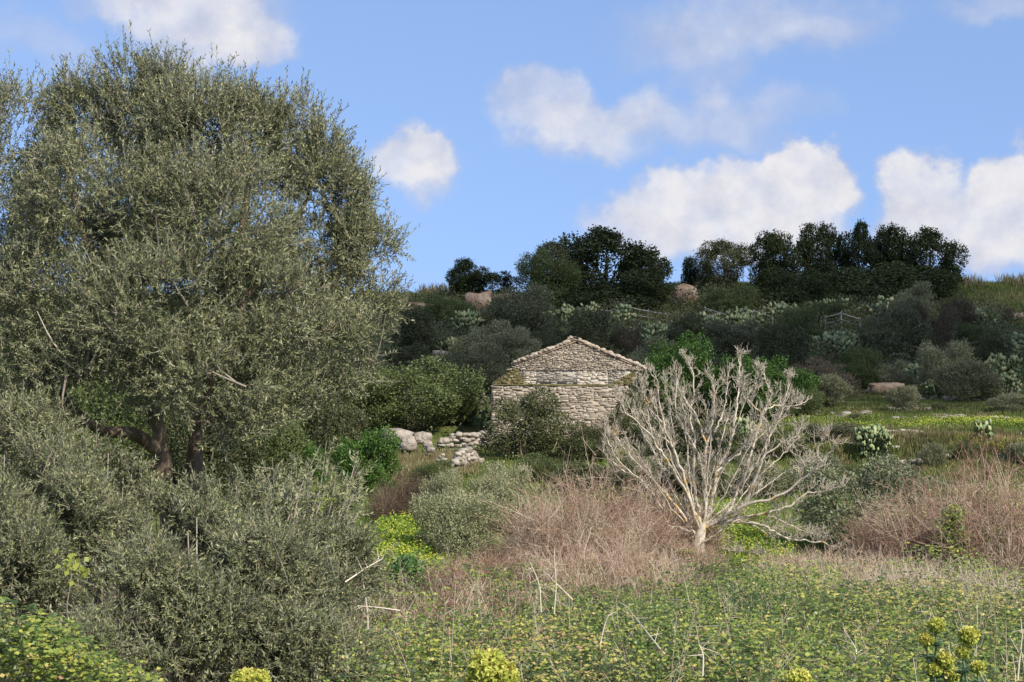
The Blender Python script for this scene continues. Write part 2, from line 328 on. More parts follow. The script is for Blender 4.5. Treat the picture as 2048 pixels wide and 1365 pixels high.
ys = np.concatenate([np.arange(-60, 0, 4), np.arange(0, 150, .5), np.arange(150, 260, 6), np.geomspace(270, 5000, 22)])
xs = np.concatenate([-np.geomspace(4000, 62, 20), np.arange(-60, 60.1, .5), np.geomspace(62, 4000, 20)])
X, Y = np.meshgrid(xs, ys); V = np.stack([X, Y, ground(X, Y)], -1).reshape(-1, 3)
nx = len(xs); i = np.arange(len(ys)-1)[:, None]*nx + np.arange(nx-1)[None]
gi = np.stack([i, i+1, i+1+nx, i+nx], -1).reshape(-1)
# ground material: grass, dry litter, bare soil patches by position
m, t = newmat('hillside_ground'); l = t.links.new
ge = t.nodes.new('ShaderNodeNewGeometry')
def gn(s, d=6, off=0):
    mp = t.nodes.new('ShaderNodeMapping'); mp.inputs['Location'].default_value = (off, off*2, 0); l(ge.outputs['Position'], mp.inputs[0])
    n = t.nodes.new('ShaderNodeTexNoise'); n.inputs['Scale'].default_value = s; n.inputs['Detail'].default_value = d; n.inputs['Roughness'].default_value = .62; l(mp.outputs[0], n.inputs['Vector']); return n.outputs['Fac']
ca = ramp(t, [(.3, (.035, .045, .018)), (.48, (.085, .115, .028)), (.6, (.13, .14, .04)), (.75, (.19, .17, .08))], gn(.9))
cb = ramp(t, [(.3, (.14, .09, .05)), (.5, (.26, .18, .11)), (.7, (.40, .31, .22))], gn(2.5, 8))
mr = t.nodes.new('ShaderNodeMapRange'); l(gn(.35, 7, 5), mr.inputs[0]); mr.inputs[1].default_value = .56; mr.inputs[2].default_value = .66
mx = t.nodes.new('ShaderNodeMix'); mx.data_type = 'RGBA'; l(mr.outputs[0], mx.inputs['Factor']); l(ca, mx.inputs[6]); l(cb, mx.inputs[7])
p = t.nodes.new('ShaderNodeBsdfPrincipled'); l(mx.outputs[2], p.inputs['Base Color']); p.inputs['Roughness'].default_value = .95; p.inputs['Specular IOR Level'].default_value = .1
bp = t.nodes.new('ShaderNodeBump'); bp.inputs['Strength'].default_value = 1; bp.inputs['Distance'].default_value = .12; l(gn(6, 6, 2), bp.inputs['Height']); l(bp.outputs[0], p.inputs['Normal'])
o = t.nodes.new('ShaderNodeOutputMaterial'); l(p.outputs[0], o.inputs[0])
tag(mesh('ground', V, 4, gi, None, m, smooth=True), kind='structure')

# path: pale track seen through the shoots of the olive
pts = [W(560, 1075, 41), W(655, 1045, 43.5), W(628, 995, 49), W(560, 965, 54), W(480, 930, 60)]
pp = []
for a, b in zip(pts[:-1], pts[1:]):
    for k in np.linspace(0, 1, 8)[:-1]: pp.append(a*(1-k)+b*k)
pp = np.array(pp); T = nrm(np.gradient(pp[:, :2], axis=0)); Nn2 = np.stack([T[:, 1], -T[:, 0]], -1)
V = []
for k in np.linspace(-1, 1, 7):
    q = pp[:, :2] + Nn2*(k*.75 + .1*wav(pp[:, 0], pp[:, 1], 1.5)[:, None]); V.append(np.stack([q[:, 0], q[:, 1], ground(q[:, 0], q[:, 1]) + .05], -1))
V = np.array(V); n = len(pp)
i = np.arange(6)[:, None]*n + np.arange(n-1)[None]
tag(mesh('path', V.reshape(-1, 3), 4, np.stack([i, i+1, i+1+n, i+n], -1).reshape(-1), None, solid('pale_track_dirt', [(.3, (.33, .28, .22)), (.5, (.48, .42, .35)), (.7, (.58, .53, .46))], 2.5, .95, .8, 15, dist=.05)), kind='structure')

# the cumulus overhead that shades the hillside (behind and above the camera)
def ellipsoid(mb, c, r, nu=20, nv=12, jit=.0, var=.5, R=None, k=0, rj=0):
    u = np.arange(nu)*2*PI/nu; v = np.linspace(0, PI, nv+1)[1:-1]
    U, Vv = np.meshgrid(u, v)
    P = np.stack([np.cos(U)*np.sin(Vv), np.sin(U)*np.sin(Vv), np.cos(Vv)], -1).reshape(-1, 3)
    P = np.concatenate([P, [[0, 0, 1.]], [[0, 0, -1.]]])
    if jit: P = P*(1 + jit*(wav(P[:, 0]*2+k, P[:, 1]*2+P[:, 2]*3+k, 2.2, k) + .5*wav(P[:, 0]*5+k, P[:, 2]*5-P[:, 1]*3, 2.2, k+1)))[:, None]
    if rj: P = np.sign(P)*np.abs(P)**.5; P = P*(1 + rng.uniform(-rj, rj, (len(P), 1))) + rng.normal(size=P.shape)*rj*.3
    P = P*np.asarray(r)
    if R is not None: P = P @ np.asarray(R).T
    P = P + np.asarray(c); nr = len(v)
    i = np.arange(nr-1)[:, None]*nu; j = np.arange(nu)[None]; q = (j+1) % nu
    I = np.stack([i+j, i+nu+j, i+nu+q, i+q], -1).reshape(-1)
    j = np.arange(nu); q = (j+1) % nu; top = nr*nu; bot = top+1
    I2 = np.stack([np.full(nu, top), j, q], -1).reshape(-1); I3 = np.stack([np.full(nu, bot), (nr-1)*nu+q, (nr-1)*nu+j], -1).reshape(-1)
    mb.add(P, np.concatenate([np.full(len(I)//4, 4), np.full(2*nu, 3)]), np.concatenate([I, I2, I3]), var)
m, t = newmat('cloud_vapour'); l = t.links.new
df = t.nodes.new('ShaderNodeBsdfDiffuse'); df.inputs[0].default_value = (.9, .9, .92, 1)
tr = t.nodes.new('ShaderNodeBsdfTransparent'); ms = t.nodes.new('ShaderNodeMixShader'); ms.inputs[0].default_value = .20
l(tr.outputs[0], ms.inputs[1]); l(df.outputs[0], ms.inputs[2]); o = t.nodes.new('ShaderNodeOutputMaterial'); l(ms.outputs[0], o.inputs[0])
mb = MB(); cdist = 420
for gx, gy, rx, ry in [(-60, 112, 48, 30), (-10, 118, 45, 33), (28, 122, 40, 30), (62, 118, 45, 34), (-35, 100, 40, 21), (12, 101, 40, 21), (16, 90, 30, 16.5), (40, 90, 30, 17.5)]:
    g = np.array([gx, gy, 3.]); ellipsoid(mb, g + SUN*cdist, (rx, ry, 14), 40, 20, .07, k=int(gx) % 7)
tag(mb.build('cloud', m, smooth=True), kind='structure')

# ------------------------------------------------------------------ crowns
def lump_points(lumps, n, shell=.5, inner=.55):
    """points in the outer shell of a union of ellipsoids (c, r); returns P, outward dir"""
    C = np.array([a[0] for a in lumps], float); R = np.array([a[1] for a in lumps], float)
    wgt = (R[:, 0]*R[:, 2])**.9; wgt = wgt/wgt.sum(); Ps = []; Os = []; got = 0
    while got < n:
        k = rng.choice(len(C), size=n*2, p=wgt); u = nrm(rng.normal(size=(n*2, 3)))
        rr = 1 - shell*rng.random(n*2)**1.3
        P = C[k] + u*R[k]*rr[:, None]
        dmin = np.full(n*2, 9.)
        for c, r in zip(C, R): dmin = np.minimum(dmin, np.linalg.norm((P-c)/r, axis=1))
        keep = dmin > inner
        Ps.append(P[keep]); Os.append(nrm((u/R[k]))[keep]); got += keep.sum()
    return np.concatenate(Ps)[:n], np.concatenate(Os)[:n]
def sprigs(mb, P, D, length, k, L0, W0, var, tw=None, spread=.85, vs=.27):
    """twigs starting at P along D, each with k leaves"""
    n = len(P); D = nrm(D); length = np.asarray(length)*np.ones(n)
    A = nrm(np.cross(D, rng.normal(size=(n, 3)))); B = np.cross(D, A)
    bend = rng.normal(size=(n, 3))*.25
    if tw is not None:
        mid = P + D*length[:, None]*.5 + bend*length[:, None]*.12; end = P + D*length[:, None] + bend*length[:, None]*.5
        twigs(tw, P, mid, end, .003, .0014, rng.random(n))
    for a in range(k):
        s = (a+.5+rng.uniform(-.3, .3, n))/k; ang = a*2.4 + rng.uniform(-.5, .5, n)
        base = P + (D*s[:, None] + bend*.5*(s**2)[:, None])*length[:, None]
        side = A*np.cos(ang)[:, None] + B*np.sin(ang)[:, None]
        tilt = spread*(1.3 - .55*s) * rng.uniform(.7, 1.3, n)
        ld = nrm(D + side*np.tan(np.clip(tilt, .1, 1.35))[:, None] + rng.normal(size=(n, 3))*.12)
        nn = nrm(D*.6 - side*.3 + rng.normal(size=(n, 3))*.6 + np.array([.2, -.25, .55]))
        add_leaves(mb, base, ld, nn, L0*rng.uniform(.7, 1.2, n), W0*rng.uniform(.8, 1.2, n), np.clip(var + rng.normal(size=n)*vs, 0, 1))

def limb(p, r, D0=None):
    return np.array(p, float)
def curve_pts(p, n=14):
    """Catmull-Rom through the control points"""
    p = np.array(p, float); q = np.vstack([2*p[0]-p[1], p, 2*p[-1]-p[-2]]); outp = []
    for k in range(1, len(q)-2):
        m_ = max(2, int(round(n/(len(q)-3))))
        for t_ in np.linspace(0, 1, m_, endpoint=False):
            outp.append(.5*((2*q[k]) + (-q[k-1]+q[k+1])*t_ + (2*q[k-1]-5*q[k]+4*q[k+1]-q[k+2])*t_**2 + (-q[k-1]+3*q[k]-3*q[k+1]+q[k+2])*t_**3))
    outp.append(p[-1]); return np.array(outp)

# ---------------- the big olive on the left
def LP(px, py, rx, ry, d, rd=None):
    s = d/F; c = W(px, py, d); return (c, (rx*s, (rd if rd else max(rx, ry)*s*.85), ry*s))
OL = [LP(20, 280, 90, 100, 18.6), LP(-60, 420, 150, 200, 18.5), LP(165, 265, 70, 105, 18.2), LP(285, 262, 88, 95, 17.8), LP(350, 275, 50, 90, 18.0),
      LP(500, 290, 80, 105, 17.8), LP(400, 290, 110, 130, 17.4), LP(585, 300, 65, 100, 18.0), LP(650, 320, 34, 50, 18.0), LP(645, 390, 70, 90, 17.8),
      LP(690, 420, 42, 80, 18.0), LP(640, 500, 100, 80, 17.9), LP(735, 510, 62, 55, 18.2), LP(712, 612, 82, 60, 18.0), LP(200, 420, 170, 170, 16.9), LP(440, 440, 150, 150, 16.7),
      LP(90, 600, 170, 160, 16.8), LP(300, 620, 170, 140, 16.2), LP(520, 620, 140, 110, 16.6), LP(640, 690, 130, 90, 17.4), LP(700, 745, 62, 42, 17.6), LP(20, 780, 130, 150, 16.6),
      LP(180, 745, 120, 90, 16.3), LP(400, 760, 150, 80, 16.2), LP(560, 790, 80, 60, 16.8), LP(460, 845, 60, 40, 16.4), LP(265, 168, 52, 50, 17.8), LP(335, 180, 42, 48, 17.9), LP(150, 225, 42, 48, 18.1), LP(20, 240, 52, 42, 18.5), LP(500, 235, 42, 40, 17.8), LP(565, 265, 28, 40, 17.9), LP(650, 280, 24, 42, 17.9), LP(715, 385, 20, 42, 18.1), LP(765, 490, 30, 32, 18.2), LP(755, 605, 36, 30, 18), LP(400, 540, 200, 130, 19.6), LP(120, 560, 180, 140, 19.6), LP(300, 390, 180, 140, 19.4), LP(560, 620, 130, 90, 19.2)]
base = W(365, 1060, 18.2); base[2] = ground(base[0], base[1]) - .05
olive = thing('olive_tree', 'tall broad grey-green olive tree filling the left of the view', 'tree', base)
mb = MB(); tw = MB()
P, O = lump_points(OL, 34000, .55, .5)
cl = wav(P[:, 0]+P[:, 1]*.4, P[:, 2], .95, 1) + .6*wav(P[:, 0], P[:, 2]+P[:, 1], .42, 2)
keep = cl*1.25 + rng.normal(size=len(P))*.34 > -.45; P, O = P[keep], O[keep]; cl = cl[keep]
D = nrm(O*.6 + np.array([0, 0, .5]) + rng.normal(size=P.shape)*.5)
sprigs(mb, P, D, rng.uniform(.13, .27, len(P)), 17, .049, .0125, .45 + .07*cl, tw)
# long upright shoots along the outline
P, O = lump_points(OL[:14]+OL[26:36], 1700, .12, .9)
k = (O[:, 2] > -.1); P, O = P[k], O[k]
D = nrm(O*.45 + np.array([0, 0, .9]) + rng.normal(size=P.shape)*.25)
sprigs(mb, P, D, rng.uniform(.2, .40, len(P)), 20, .048, .0125, .5, tw, spread=.7)
mb.build('crown', M['olive'], olive, base)
# pale thin boughs showing between the leaves
for _ in range(34):
    c, r = OL[rng.integers(14, 24)]; a = c + rng.normal(size=3)*np.array(r)*.35; d = nrm(rng.normal(size=3)*.6 + np.array([0, -.3, .9]))
    Ln = rng.uniform(.35, .75); c_ = curve_pts([a, a + d*Ln*.5 + rng.normal(size=3)*.07, a + d*Ln], 6); tube(tw, c_, np.linspace(.014, .004, len(c_)), 4, var=rng.random())
tw.build('twigs', M['twig'], olive, base)
tb = MB()
s1 = curve_pts([W(350, 1180, 18.3), W(342, 1040, 18.2), W(325, 940, 18.0), W(318, 870, 17.9), W(300, 760, 17.7), W(270, 560, 17.6), W(280, 300, 17.8)], 24)
s2 = curve_pts([W(375, 1180, 18.1), W(375, 1010, 18.1), W(388, 930, 18.0), W(398, 850, 18.0), W(430, 700, 17.8), W(480, 500, 17.7), W(500, 300, 17.9)], 24)
s3 = curve_pts([W(400, 860, 18.2), W(520, 760, 18.1), W(620, 620, 18.0), W(720, 520, 18.1)], 16)
for s_, r0, r1 in ((s1, .135, .03), (s2, .12, .03)):
    n = len(s_); tube(tb, s_ + .012*np.stack([wav(s_[:, 2]*3, s_[:, 0], 1, 2)]*3, -1), np.linspace(r0, r1, n)*(1+.12*wav(s_[:, 2]*4, s_[:, 1], 1.3, 3)), 12)
tb.build('trunk', M['bark'], olive, base, smooth=True)
for ctrl, r0, r1 in (([W(312, 900, 17.9), W(268, 868, 17.6), W(205, 862, 17.3), W(150, 820, 17.0), W(60, 700, 16.9), W(10, 520, 17.2)], .075, .02),
                     ([W(398, 860, 18.0), W(500, 770, 18.0), W(600, 640, 18.0), W(700, 530, 18.1)], .06, .015),
                     ([W(300, 760, 17.7), W(200, 560, 17.5), W(140, 350, 17.9), W(150, 220, 18.2)], .055, .012),
                     ([W(430, 700, 17.8), W(540, 520, 17.8), W(600, 430, 18.0), W(630, 340, 18.0)], .05, .01),
                     ([W(320, 930, 18.0), W(250, 940, 17.6), W(180, 960, 17.2)], .04, .02)):
    c_ = curve_pts(ctrl, 18); b_ = MB(); tube(b_, c_, np.linspace(r0, r1, len(c_)), 9)
    b_.build('branch', M['bark'], olive, base, smooth=True)
# ---------------- olive thicket in front of it (several bushes of root shoots)
def shoot_bush(label, lumps, n, bx, d, kl=16, lo=.13, hi=.27, up=.42, extra=None, cat='bush'):
    b = W(bx, 1200, d); b[2] = ground(b[0], b[1]) - .05
    root = thing('olive_bush', label, cat, b, group='leafy olive bushes below the big olive tree')
    mb = MB(); tw = MB()
    P, O = lump_points(lumps, n, .6, .45)
    P = P[P[:, 2] > ground(P[:, 0], P[:, 1]) + .05]; O = O[:len(P)]
    cl = wav(P[:, 0]+P[:, 1]*.4, P[:, 2], .8, 4) + .6*wav(P[:, 0], P[:, 2]+P[:, 1], .35, 3)
    k = cl*1.2 + rng.normal(size=len(P))*.3 > -.32; P, O, cl = P[k], O[k], cl[k]
    D = nrm(O*.6 + np.array([0, -.15, up]) + rng.normal(size=P.shape)*.62)
    sprigs(mb, P, D, rng.uniform(lo, hi, len(P)), kl+4, .046, .0118, .42 + .07*cl, tw)
    mb.build('leaves', M['olive'], root, b)
    st = MB()
    for c, r in lumps:
        for _ in range(5):
            e = c + rng.normal(size=3)*np.array(r)*.5; e[2] = c[2] + r[2]*rng.uniform(.1, .9)
            s0 = np.array([b[0] + (c[0]-b[0])*.5, b[1]+(c[1]-b[1])*.5, 0]) + rng.normal(size=3)*.12; s0[2] = ground(s0[0], s0[1])
            c_ = curve_pts([s0, s0*.45+e*.55 + rng.normal(size=3)*.12, e], 8); tube(st, c_, np.linspace(.018, .004, len(c_)), 5, var=rng.random())
    for q in (extra or []):
        c_ = curve_pts(q, 10); tube(st, c_, np.linspace(.014, .004, len(c_)), 5, var=.8)
    st.V.extend(tw.V); off = st.n
    st.I.extend([i_ + off for i_ in tw.I]); st.C.extend(tw.C); st.A.extend(tw.A)
    st.build('stems', M['twig'], root, b)
    return root
shoot_bush('wide silvery olive bush right of the olive trunks, with its pale shoots over the path',
    [LP(725, 1120, 35, 50, 14.4), LP(535, 1105, 85, 70, 14.2), LP(640, 1120, 60, 30, 14.6), LP(650, 1150, 80, 75, 14.4), LP(620, 1220, 95, 110, 13.4), LP(520, 1180, 120, 110, 13.2), LP(560, 1320, 130, 90, 12.6), LP(690, 1310, 55, 90, 13)], 6200, 580, 13.8)
shoot_bush('middle olive bush standing before the two olive trunks, dark hollow at its foot',
    [LP(230, 1030, 95, 65, 14.8), LP(500, 1035, 80, 45, 14.8), LP(330, 1050, 90, 50, 14.6), LP(360, 1110, 130, 90, 13.8), LP(300, 1200, 130, 95, 12.8), LP(420, 1250, 110, 75, 12.6), LP(260, 1290, 110, 70, 12.2), LP(450, 1010, 80, 45, 14.6), LP(170, 1330, 60, 60, 11.8)], 6800, 360, 13.4)
shoot_bush('leafy olive bush at the left border of the photo under the long bare bough',
    [LP(40, 1000, 130, 110, 14.4), LP(140, 1060, 110, 100, 14.0), LP(30, 1150, 120, 90, 13.2), LP(180, 950, 80, 60, 15.0), LP(60, 890, 110, 90, 15.4), LP(10, 1080, 90, 110, 13.6), LP(250, 985, 50, 50, 15.2)], 6000, 80, 14)
# airy upright shoots between trunk and path
b = W(600, 1150, 15.2); b[2] = ground(b[0], b[1])
root = thing('olive_sapling', 'airy cluster of upright pale olive shoots in front of the dirt path', 'sapling', b)
mb = MB(); st = MB(); tw = MB()
for k in range(42):
    tx, ty = rng.uniform(470, 735), 0; ty = 870 + abs(tx-640)*.35 + rng.uniform(0, 130); d = 15.2 + rng.uniform(-.7, .7)
    e = W(tx, ty, d); s0 = W(560 + (tx-560)*.45 + rng.uniform(-25, 25), 1110, d); c_ = curve_pts([s0, s0*.5+e*.5+rng.normal(size=3)*.06, e], 8)
    tube(st, c_, np.linspace(.009, .0025, len(c_)), 5, var=rng.uniform(.5, 1))
    m_ = 9; s = rng.uniform(.2, 1, m_); idx = (s*(len(c_)-1)).astype(int)
    P = c_[idx]; T = nrm(e-s0); D = nrm(T*.8 + rng.normal(size=(m_, 3))*.5)
    sprigs(mb, P, D, rng.uniform(.12, .26, m_), 16, .058, .015, .62, tw)
mb.build('leaves', M['olive'], root, b)
st.V.extend(tw.V); off = st.n; st.I.extend([i_+off for i_ in tw.I]); st.C.extend(tw.C); st.A.extend(tw.A)
st.build('stems', M['twig'], root, b)

# ---------------- the dead fig
def Z4(zx, zy, d): return W(1100 + zx/3.033, 680 + zy/3.033, d)
FD = 36.0
LIMBS = [
 (.095, [(900, 1270), (905, 1200), (920, 1130), (860, 1000), (800, 800), (740, 640), (690, 520), (660, 380), (650, 260), (610, 200)]),
 (.09, [(905, 1250), (925, 1120), (930, 1000), (940, 850), (950, 640), (985, 500), (1000, 380), (985, 270), (950, 200)]),
 (.085, [(930, 1150), (990, 960), (1010, 800), (1060, 700), (1110, 560), (1130, 400), (1150, 250), (1140, 130), (1155, 95)]),
 (.085, [(940, 1150), (1060, 1080), (1130, 930), (1200, 760), (1250, 600), (1300, 430), (1340, 330), (1300, 230), (1300, 150)]),
 (.085, [(960, 1140), (1130, 1060), (1240, 850), (1300, 700), (1340, 580), (1400, 450), (1440, 300), (1450, 180)]),
 (.08, [(920, 1150), (1150, 1020), (1350, 960), (1500, 870), (1620, 770), (1700, 680), (1750, 620)]),
 (.07, [(950, 1140), (1150, 1090), (1300, 1050), (1450, 1010), (1560, 930), (1650, 920), (1760, 890)]),
 (.075, [(930, 1140), (1050, 1105), (1200, 1110), (1300, 1130), (1400, 1190), (1550, 1220), (1700, 1240), (1850, 1300)]),
 (.05, [(1100, 1090), (1300, 1060), (1420, 1110), (1560, 1170), (1650, 1190)]),
 (.05, [(900, 1230), (1000, 1190), (1060, 1130), (1130, 1080), (1180, 1040)]),
 (.075, [(905, 1150), (840, 960), (760, 820), (690, 700), (640, 640), (600, 560), (500, 480), (430, 390), (395, 330)]),
 (.07, [(890, 1200), (800, 1060), (700, 930), (600, 830), (520, 740), (440, 640), (380, 560), (320, 520)]),
 (.075, [(915, 1120), (880, 900), (870, 760), (880, 600), (850, 480), (870, 350), (865, 200), (825, 110)]),
 (.06, [(870, 1170), (780, 1140), (720, 1120), (660, 1000), (560, 860), (420, 740), (350, 600), (330, 500)]),
 (.065, [(935, 1120), (950, 950), (900, 700), (820, 560), (760, 420), (770, 250), (760, 180)]),
 (.04, [(1050, 750), (1200, 620), (1220, 450), (1240, 300), (1290, 200)]),
 (.035, [(1300, 700), (1420, 620), (1490, 580), (1540, 480)]),
 (.03, [(1300, 430), (1380, 400), (1480, 400), (1560, 370)]),
 (.035, [(1650, 740), (1620, 690), (1650, 600), (1670, 560)]),
 (.035, [(700, 520), (590, 400), (560, 250)]),
 (.035, [(740, 640), (640, 560), (560, 450), (520, 330)]),
 (.035, [(1000, 560), (1060, 400), (1080, 200)]),
 (.04, [(950, 640), (890, 470), (800, 330), (750, 250)]),
 (.035, [(640, 640), (600, 480), (580, 330), (545, 215)]),
 (.035, [(560, 860), (460, 800), (340, 700), (325, 600)]),
 (.03, [(1060, 1120), (1020, 1240), (1080, 1275), (1150, 1275)]),
 (.035, [(1200, 1110), (1310, 1180), (1290, 1260), (1265, 1300)]),
 (.04, [(1340, 580), (1290, 460), (1180, 340), (1170, 240)]),
 (.035, [(1010, 800), (1140, 690), (1260, 600), (1380, 480), (1450, 330)]),
 (.03, [(1500, 870), (1540, 760), (1430, 640)]),
]
_fr = np.random.default_rng(5)
for tx_, ty_ in ((470, 340), (700, 230), (800, 320), (1020, 200), (1100, 330), (1200, 300), (1380, 270), (1480, 330), (400, 450), (1500, 560), (620, 300), (1560, 700), (960, 330)) or ((470, 340), (560, 270), (620, 300), (700, 230), (720, 360), (800, 320), (905, 270), (1020, 200), (1060, 230), (1100, 330), (1200, 300), (1260, 210), (1380, 270), (1480, 330), (1540, 450), (400, 450), (1500, 560), (340, 560), (680, 420), (960, 330), (1330, 400), (1560, 700), (1420, 640), (480, 640)):
    sx_ = 905 + _fr.uniform(-35, 45) + (tx_-905)*.06; sy_ = 1150 + _fr.uniform(-50, 10); P_ = [(sx_, sy_)]
    for q_ in (.25, .5, .75): P_.append((sx_ + (tx_-sx_)*(q_**.85) + _fr.normal()*10, sy_ + (ty_-sy_)*q_ + _fr.normal()*10 + (18 if abs(tx_-905) > 350 else 0)))
    LIMBS.append((.03, P_ + [(tx_, ty_+40)]))
fb = W(1397, 1100, FD); fb[2] = ground(fb[0], fb[1]) - .1
fig = thing('bare_tree', 'leafless bleached many-limbed tree with orange lichen in the middle ground', 'tree', fb)
trk = MB()
c_ = curve_pts([[fb[0]-.02, FD, fb[2]-.1], Z4(895, 1265, FD), Z4(905, 1210, FD), Z4(918, 1150, FD), Z4(925, 1110, FD)], 12)
tube(trk, c_, np.array([.2, .18, .165, .15, .14, .13, .12, .115, .11, .1, .095, .09, .08])[:len(c_)], 12, var=.1)
trk.build('trunk', M['deadwood'], fig, fb, smooth=True)
twg = MB(); SEG = []
for li, (r0, pts) in enumerate(LIMBS):
    sl_ = rng.uniform(-.75, .75); rows = []
    p0 = Z4(*pts[0], FD)
    for q in pts:
        e = Z4(*q, FD); dist = math.hypot(e[0]-p0[0], e[2]-p0[2]); off = sl_*dist*.9 if (li < 15 or li > 29) else sl_*dist
        dd = FD + off + (0 if li < 15 else rng.uniform(-.8, .8)*0)
        rows.append(Z4(*q, dd))
    c_ = curve_pts(rows, max(14, len(rows)*4)); jit = rng.normal(size=c_.shape)*.014; jit[0] = 0; c_ = c_ + jit
    rr = r0*(1-np.linspace(0, 1, len(c_)))**1.0*.44 + .006
    b_ = MB(); tube(b_, c_, rr, 7, var=np.repeat(np.clip(rr/.07, 0, 1), 7))
    b_.build('branch', M['deadwood'], fig, fb, smooth=True)
    for k in range(3, len(c_)): SEG.append((c_[k], nrm(c_[k]-c_[k-1]), rr[k], k/len(c_)))
# three orders of side twigs
def grow(starts, dirs, lens, rads, order):
    n = len(starts)
    d = nrm(dirs); bend = rng.normal(size=(n, 3))*.16 + np.array([0, 0, .13])
    mid = starts + d*lens[:, None]*.5 + rng.normal(size=(n, 3))*lens[:, None]*.05; end = starts + nrm(d + bend)*lens[:, None]
    twigs(twg, starts, mid, end, rads, np.maximum(rads*.45, .0028), np.clip(rads/.07, 0, 1))
    if order == 0: return
    m_ = 4 if order > 1 else 2
    k = np.repeat(np.arange(n), m_); s = rng.uniform(.25, 1, len(k))[:, None]
    st = np.where(s < .5, starts[k] + (mid[k]-starts[k])*s*2, mid[k] + (end[k]-mid[k])*(s-.5)*2)
    dd = nrm(nrm(end-starts)[k]*.75 + rng.normal(size=(len(k), 3))*.45 + np.array([0, 0, .25]))
    grow(st, dd, lens[k]*rng.uniform(.4, .8, len(k)), np.maximum(rads[k]*.55, .0042), order-1)
SP = np.array([s[0] for s in SEG]); ST = np.array([s[1] for s in SEG]); SR = np.array([s[2] for s in SEG]); SF = np.array([s[3] for s in SEG])
k = rng.choice(len(SP), 1150, p=(SF+.15)/(SF+.15).sum())
dd = nrm(ST[k]*.8 + rng.normal(size=(len(k), 3))*.5 + np.array([0, 0, .45]))
grow(SP[k], dd, rng.uniform(.12, .5, len(k))*(1.1-.7*SF[k]), np.minimum(SR[k]*.4+.0015, .0055), 2)
twg.build('twigs', M['deadwood'], fig, fb)

# ---------------- rusty dry thickets
def thicket(label, cx, cy_base, wx, d, h, n, name='dry_thicket', mat='redtwig', green=0, dy=2.5, seed=0, lean=.5):
    b = W(cx, cy_base, d); b[2] = ground(b[0], b[1])
    root = thing(name, label, 'thicket', b, group='rust-brown leafless thickets round the bare tree')
    mb = MB(); R_ = wx/F*d
    a = rng.uniform(0, 2*PI, n); q = np.sqrt(rng.random(n)); x = b[0] + np.cos(a)*q*R_; y = b[1] + np.sin(a)*q*dy
    z = ground(x, y); P0 = np.stack([x, y, z], -1)
    hh = h*np.sqrt(np.clip(1.05-q**2, .12, 1))*(.72 + .33*wav(x, y, 1.3, seed))*rng.uniform(.45, 1.15, n)
    D = nrm(np.stack([rng.normal(size=n)*lean + np.cos(a)*.2, rng.normal(size=n)*lean, np.ones(n)], -1))
    mid = P0 + D*hh[:, None]*.5 + rng.normal(size=(n, 3))*.06; end = mid + nrm(D + rng.normal(size=(n, 3))*.75)*hh[:, None]*.5
    toff = ((seed*37) % 10)/10*.3-.17; twigs(mb, P0, mid, end, .007, .003, np.clip(rng.random(n)+toff, 0, 1))
    m_ = 8; k = np.repeat(np.arange(n), m_); s = rng.uniform(.15, 1, len(k))[:, None]
    st = mid[k] + (end[k]-mid[k])*s; st2 = P0[k] + (mid[k]-P0[k])*(.3+.7*s); st = np.where(rng.random((len(k), 1)) < .6, st, st2)
    dd = nrm(nrm(end-P0)[k]*.4 + rng.normal(size=(len(k), 3))*.8 + np.array([0, 0, .15])); ln = rng.uniform(.1, .5, len(k))[:, None]*min(1.2, h)
    e = st + dd*ln; twigs(mb, st, st + dd*ln*.5 + rng.normal(size=st.shape)*.012, e, .0045, .002, np.clip(.14+toff+rng.random(n)[k]*.5 + rng.random(len(k))*.25 + .28*wav(st[:, 0], st[:, 2], .9, seed), 0, 1))
    mb.build('stems', M[mat], root, b)
    if green:
        gb = MB(); a = rng.uniform(0, 2*PI, green); q = np.sqrt(rng.random(green))*.9; x = b[0]+np.cos(a)*q*R_; y = b[1]+np.sin(a)*q*dy
        P = np.stack([x, y, ground(x, y) + h*rng.random(green)*.6], -1); kk = wav(P[:, 0], P[:, 2]*2, 1.3, 5+seed) > .15; P = P[kk]
        add_leaves(gb, P, rng.normal(size=P.shape), rng.normal(size=P.shape)+np.array([0, 0, 1]), .05, .04, rng.random(len(P)))
        gb.build('leaves', M['bramble'], root, b)
    return root
thicket('tall rusty thicket left of the bare tree, reddish tips reaching up before the house', 1180, 1090, 135, 35, 2.7, 1900, green=3200, seed=1)
thicket('rusty thicket overlapping the left foot of the bare tree', 1310, 1090, 100, 37.5, 2.1, 1300, green=1600, seed=2, dy=2)
thicket('low pinkish tangle of bent dry stems in front of the yellow flower patch', 1000, 1120, 130, 30, .65, 1400, green=1500, seed=3, lean=.9)
thicket('low dry brown tangle between the bare tree and the green brambles', 1230, 1150, 190, 29, .9, 1800, green=4500, seed=4, lean=.8)
thicket('broad rusty thicket at the right border of the photo', 1990, 1120, 130, 33, 3.1, 2300, green=3800, seed=5)
thicket('rusty thicket with green creeper between the grey olive bush and the right border', 1850, 1110, 110, 34, 2.5, 1700, green=2400, seed=6)
thicket('small reddish tuft with green weeds hiding the foot of the bare tree', 1385, 1110, 55, 34.6, .62, 420, green=1600, seed=12, dy=.6)
thicket('low rusty tangle below the long right limb of the bare tree', 1680, 1150, 170, 31, .85, 1500, green=5500, seed=7, lean=.7)
thicket('small purplish-brown twiggy bush left of the pale willowy bushes', 815, 1010, 55, 44, 1.5, 700, seed=8, mat='darkcane')
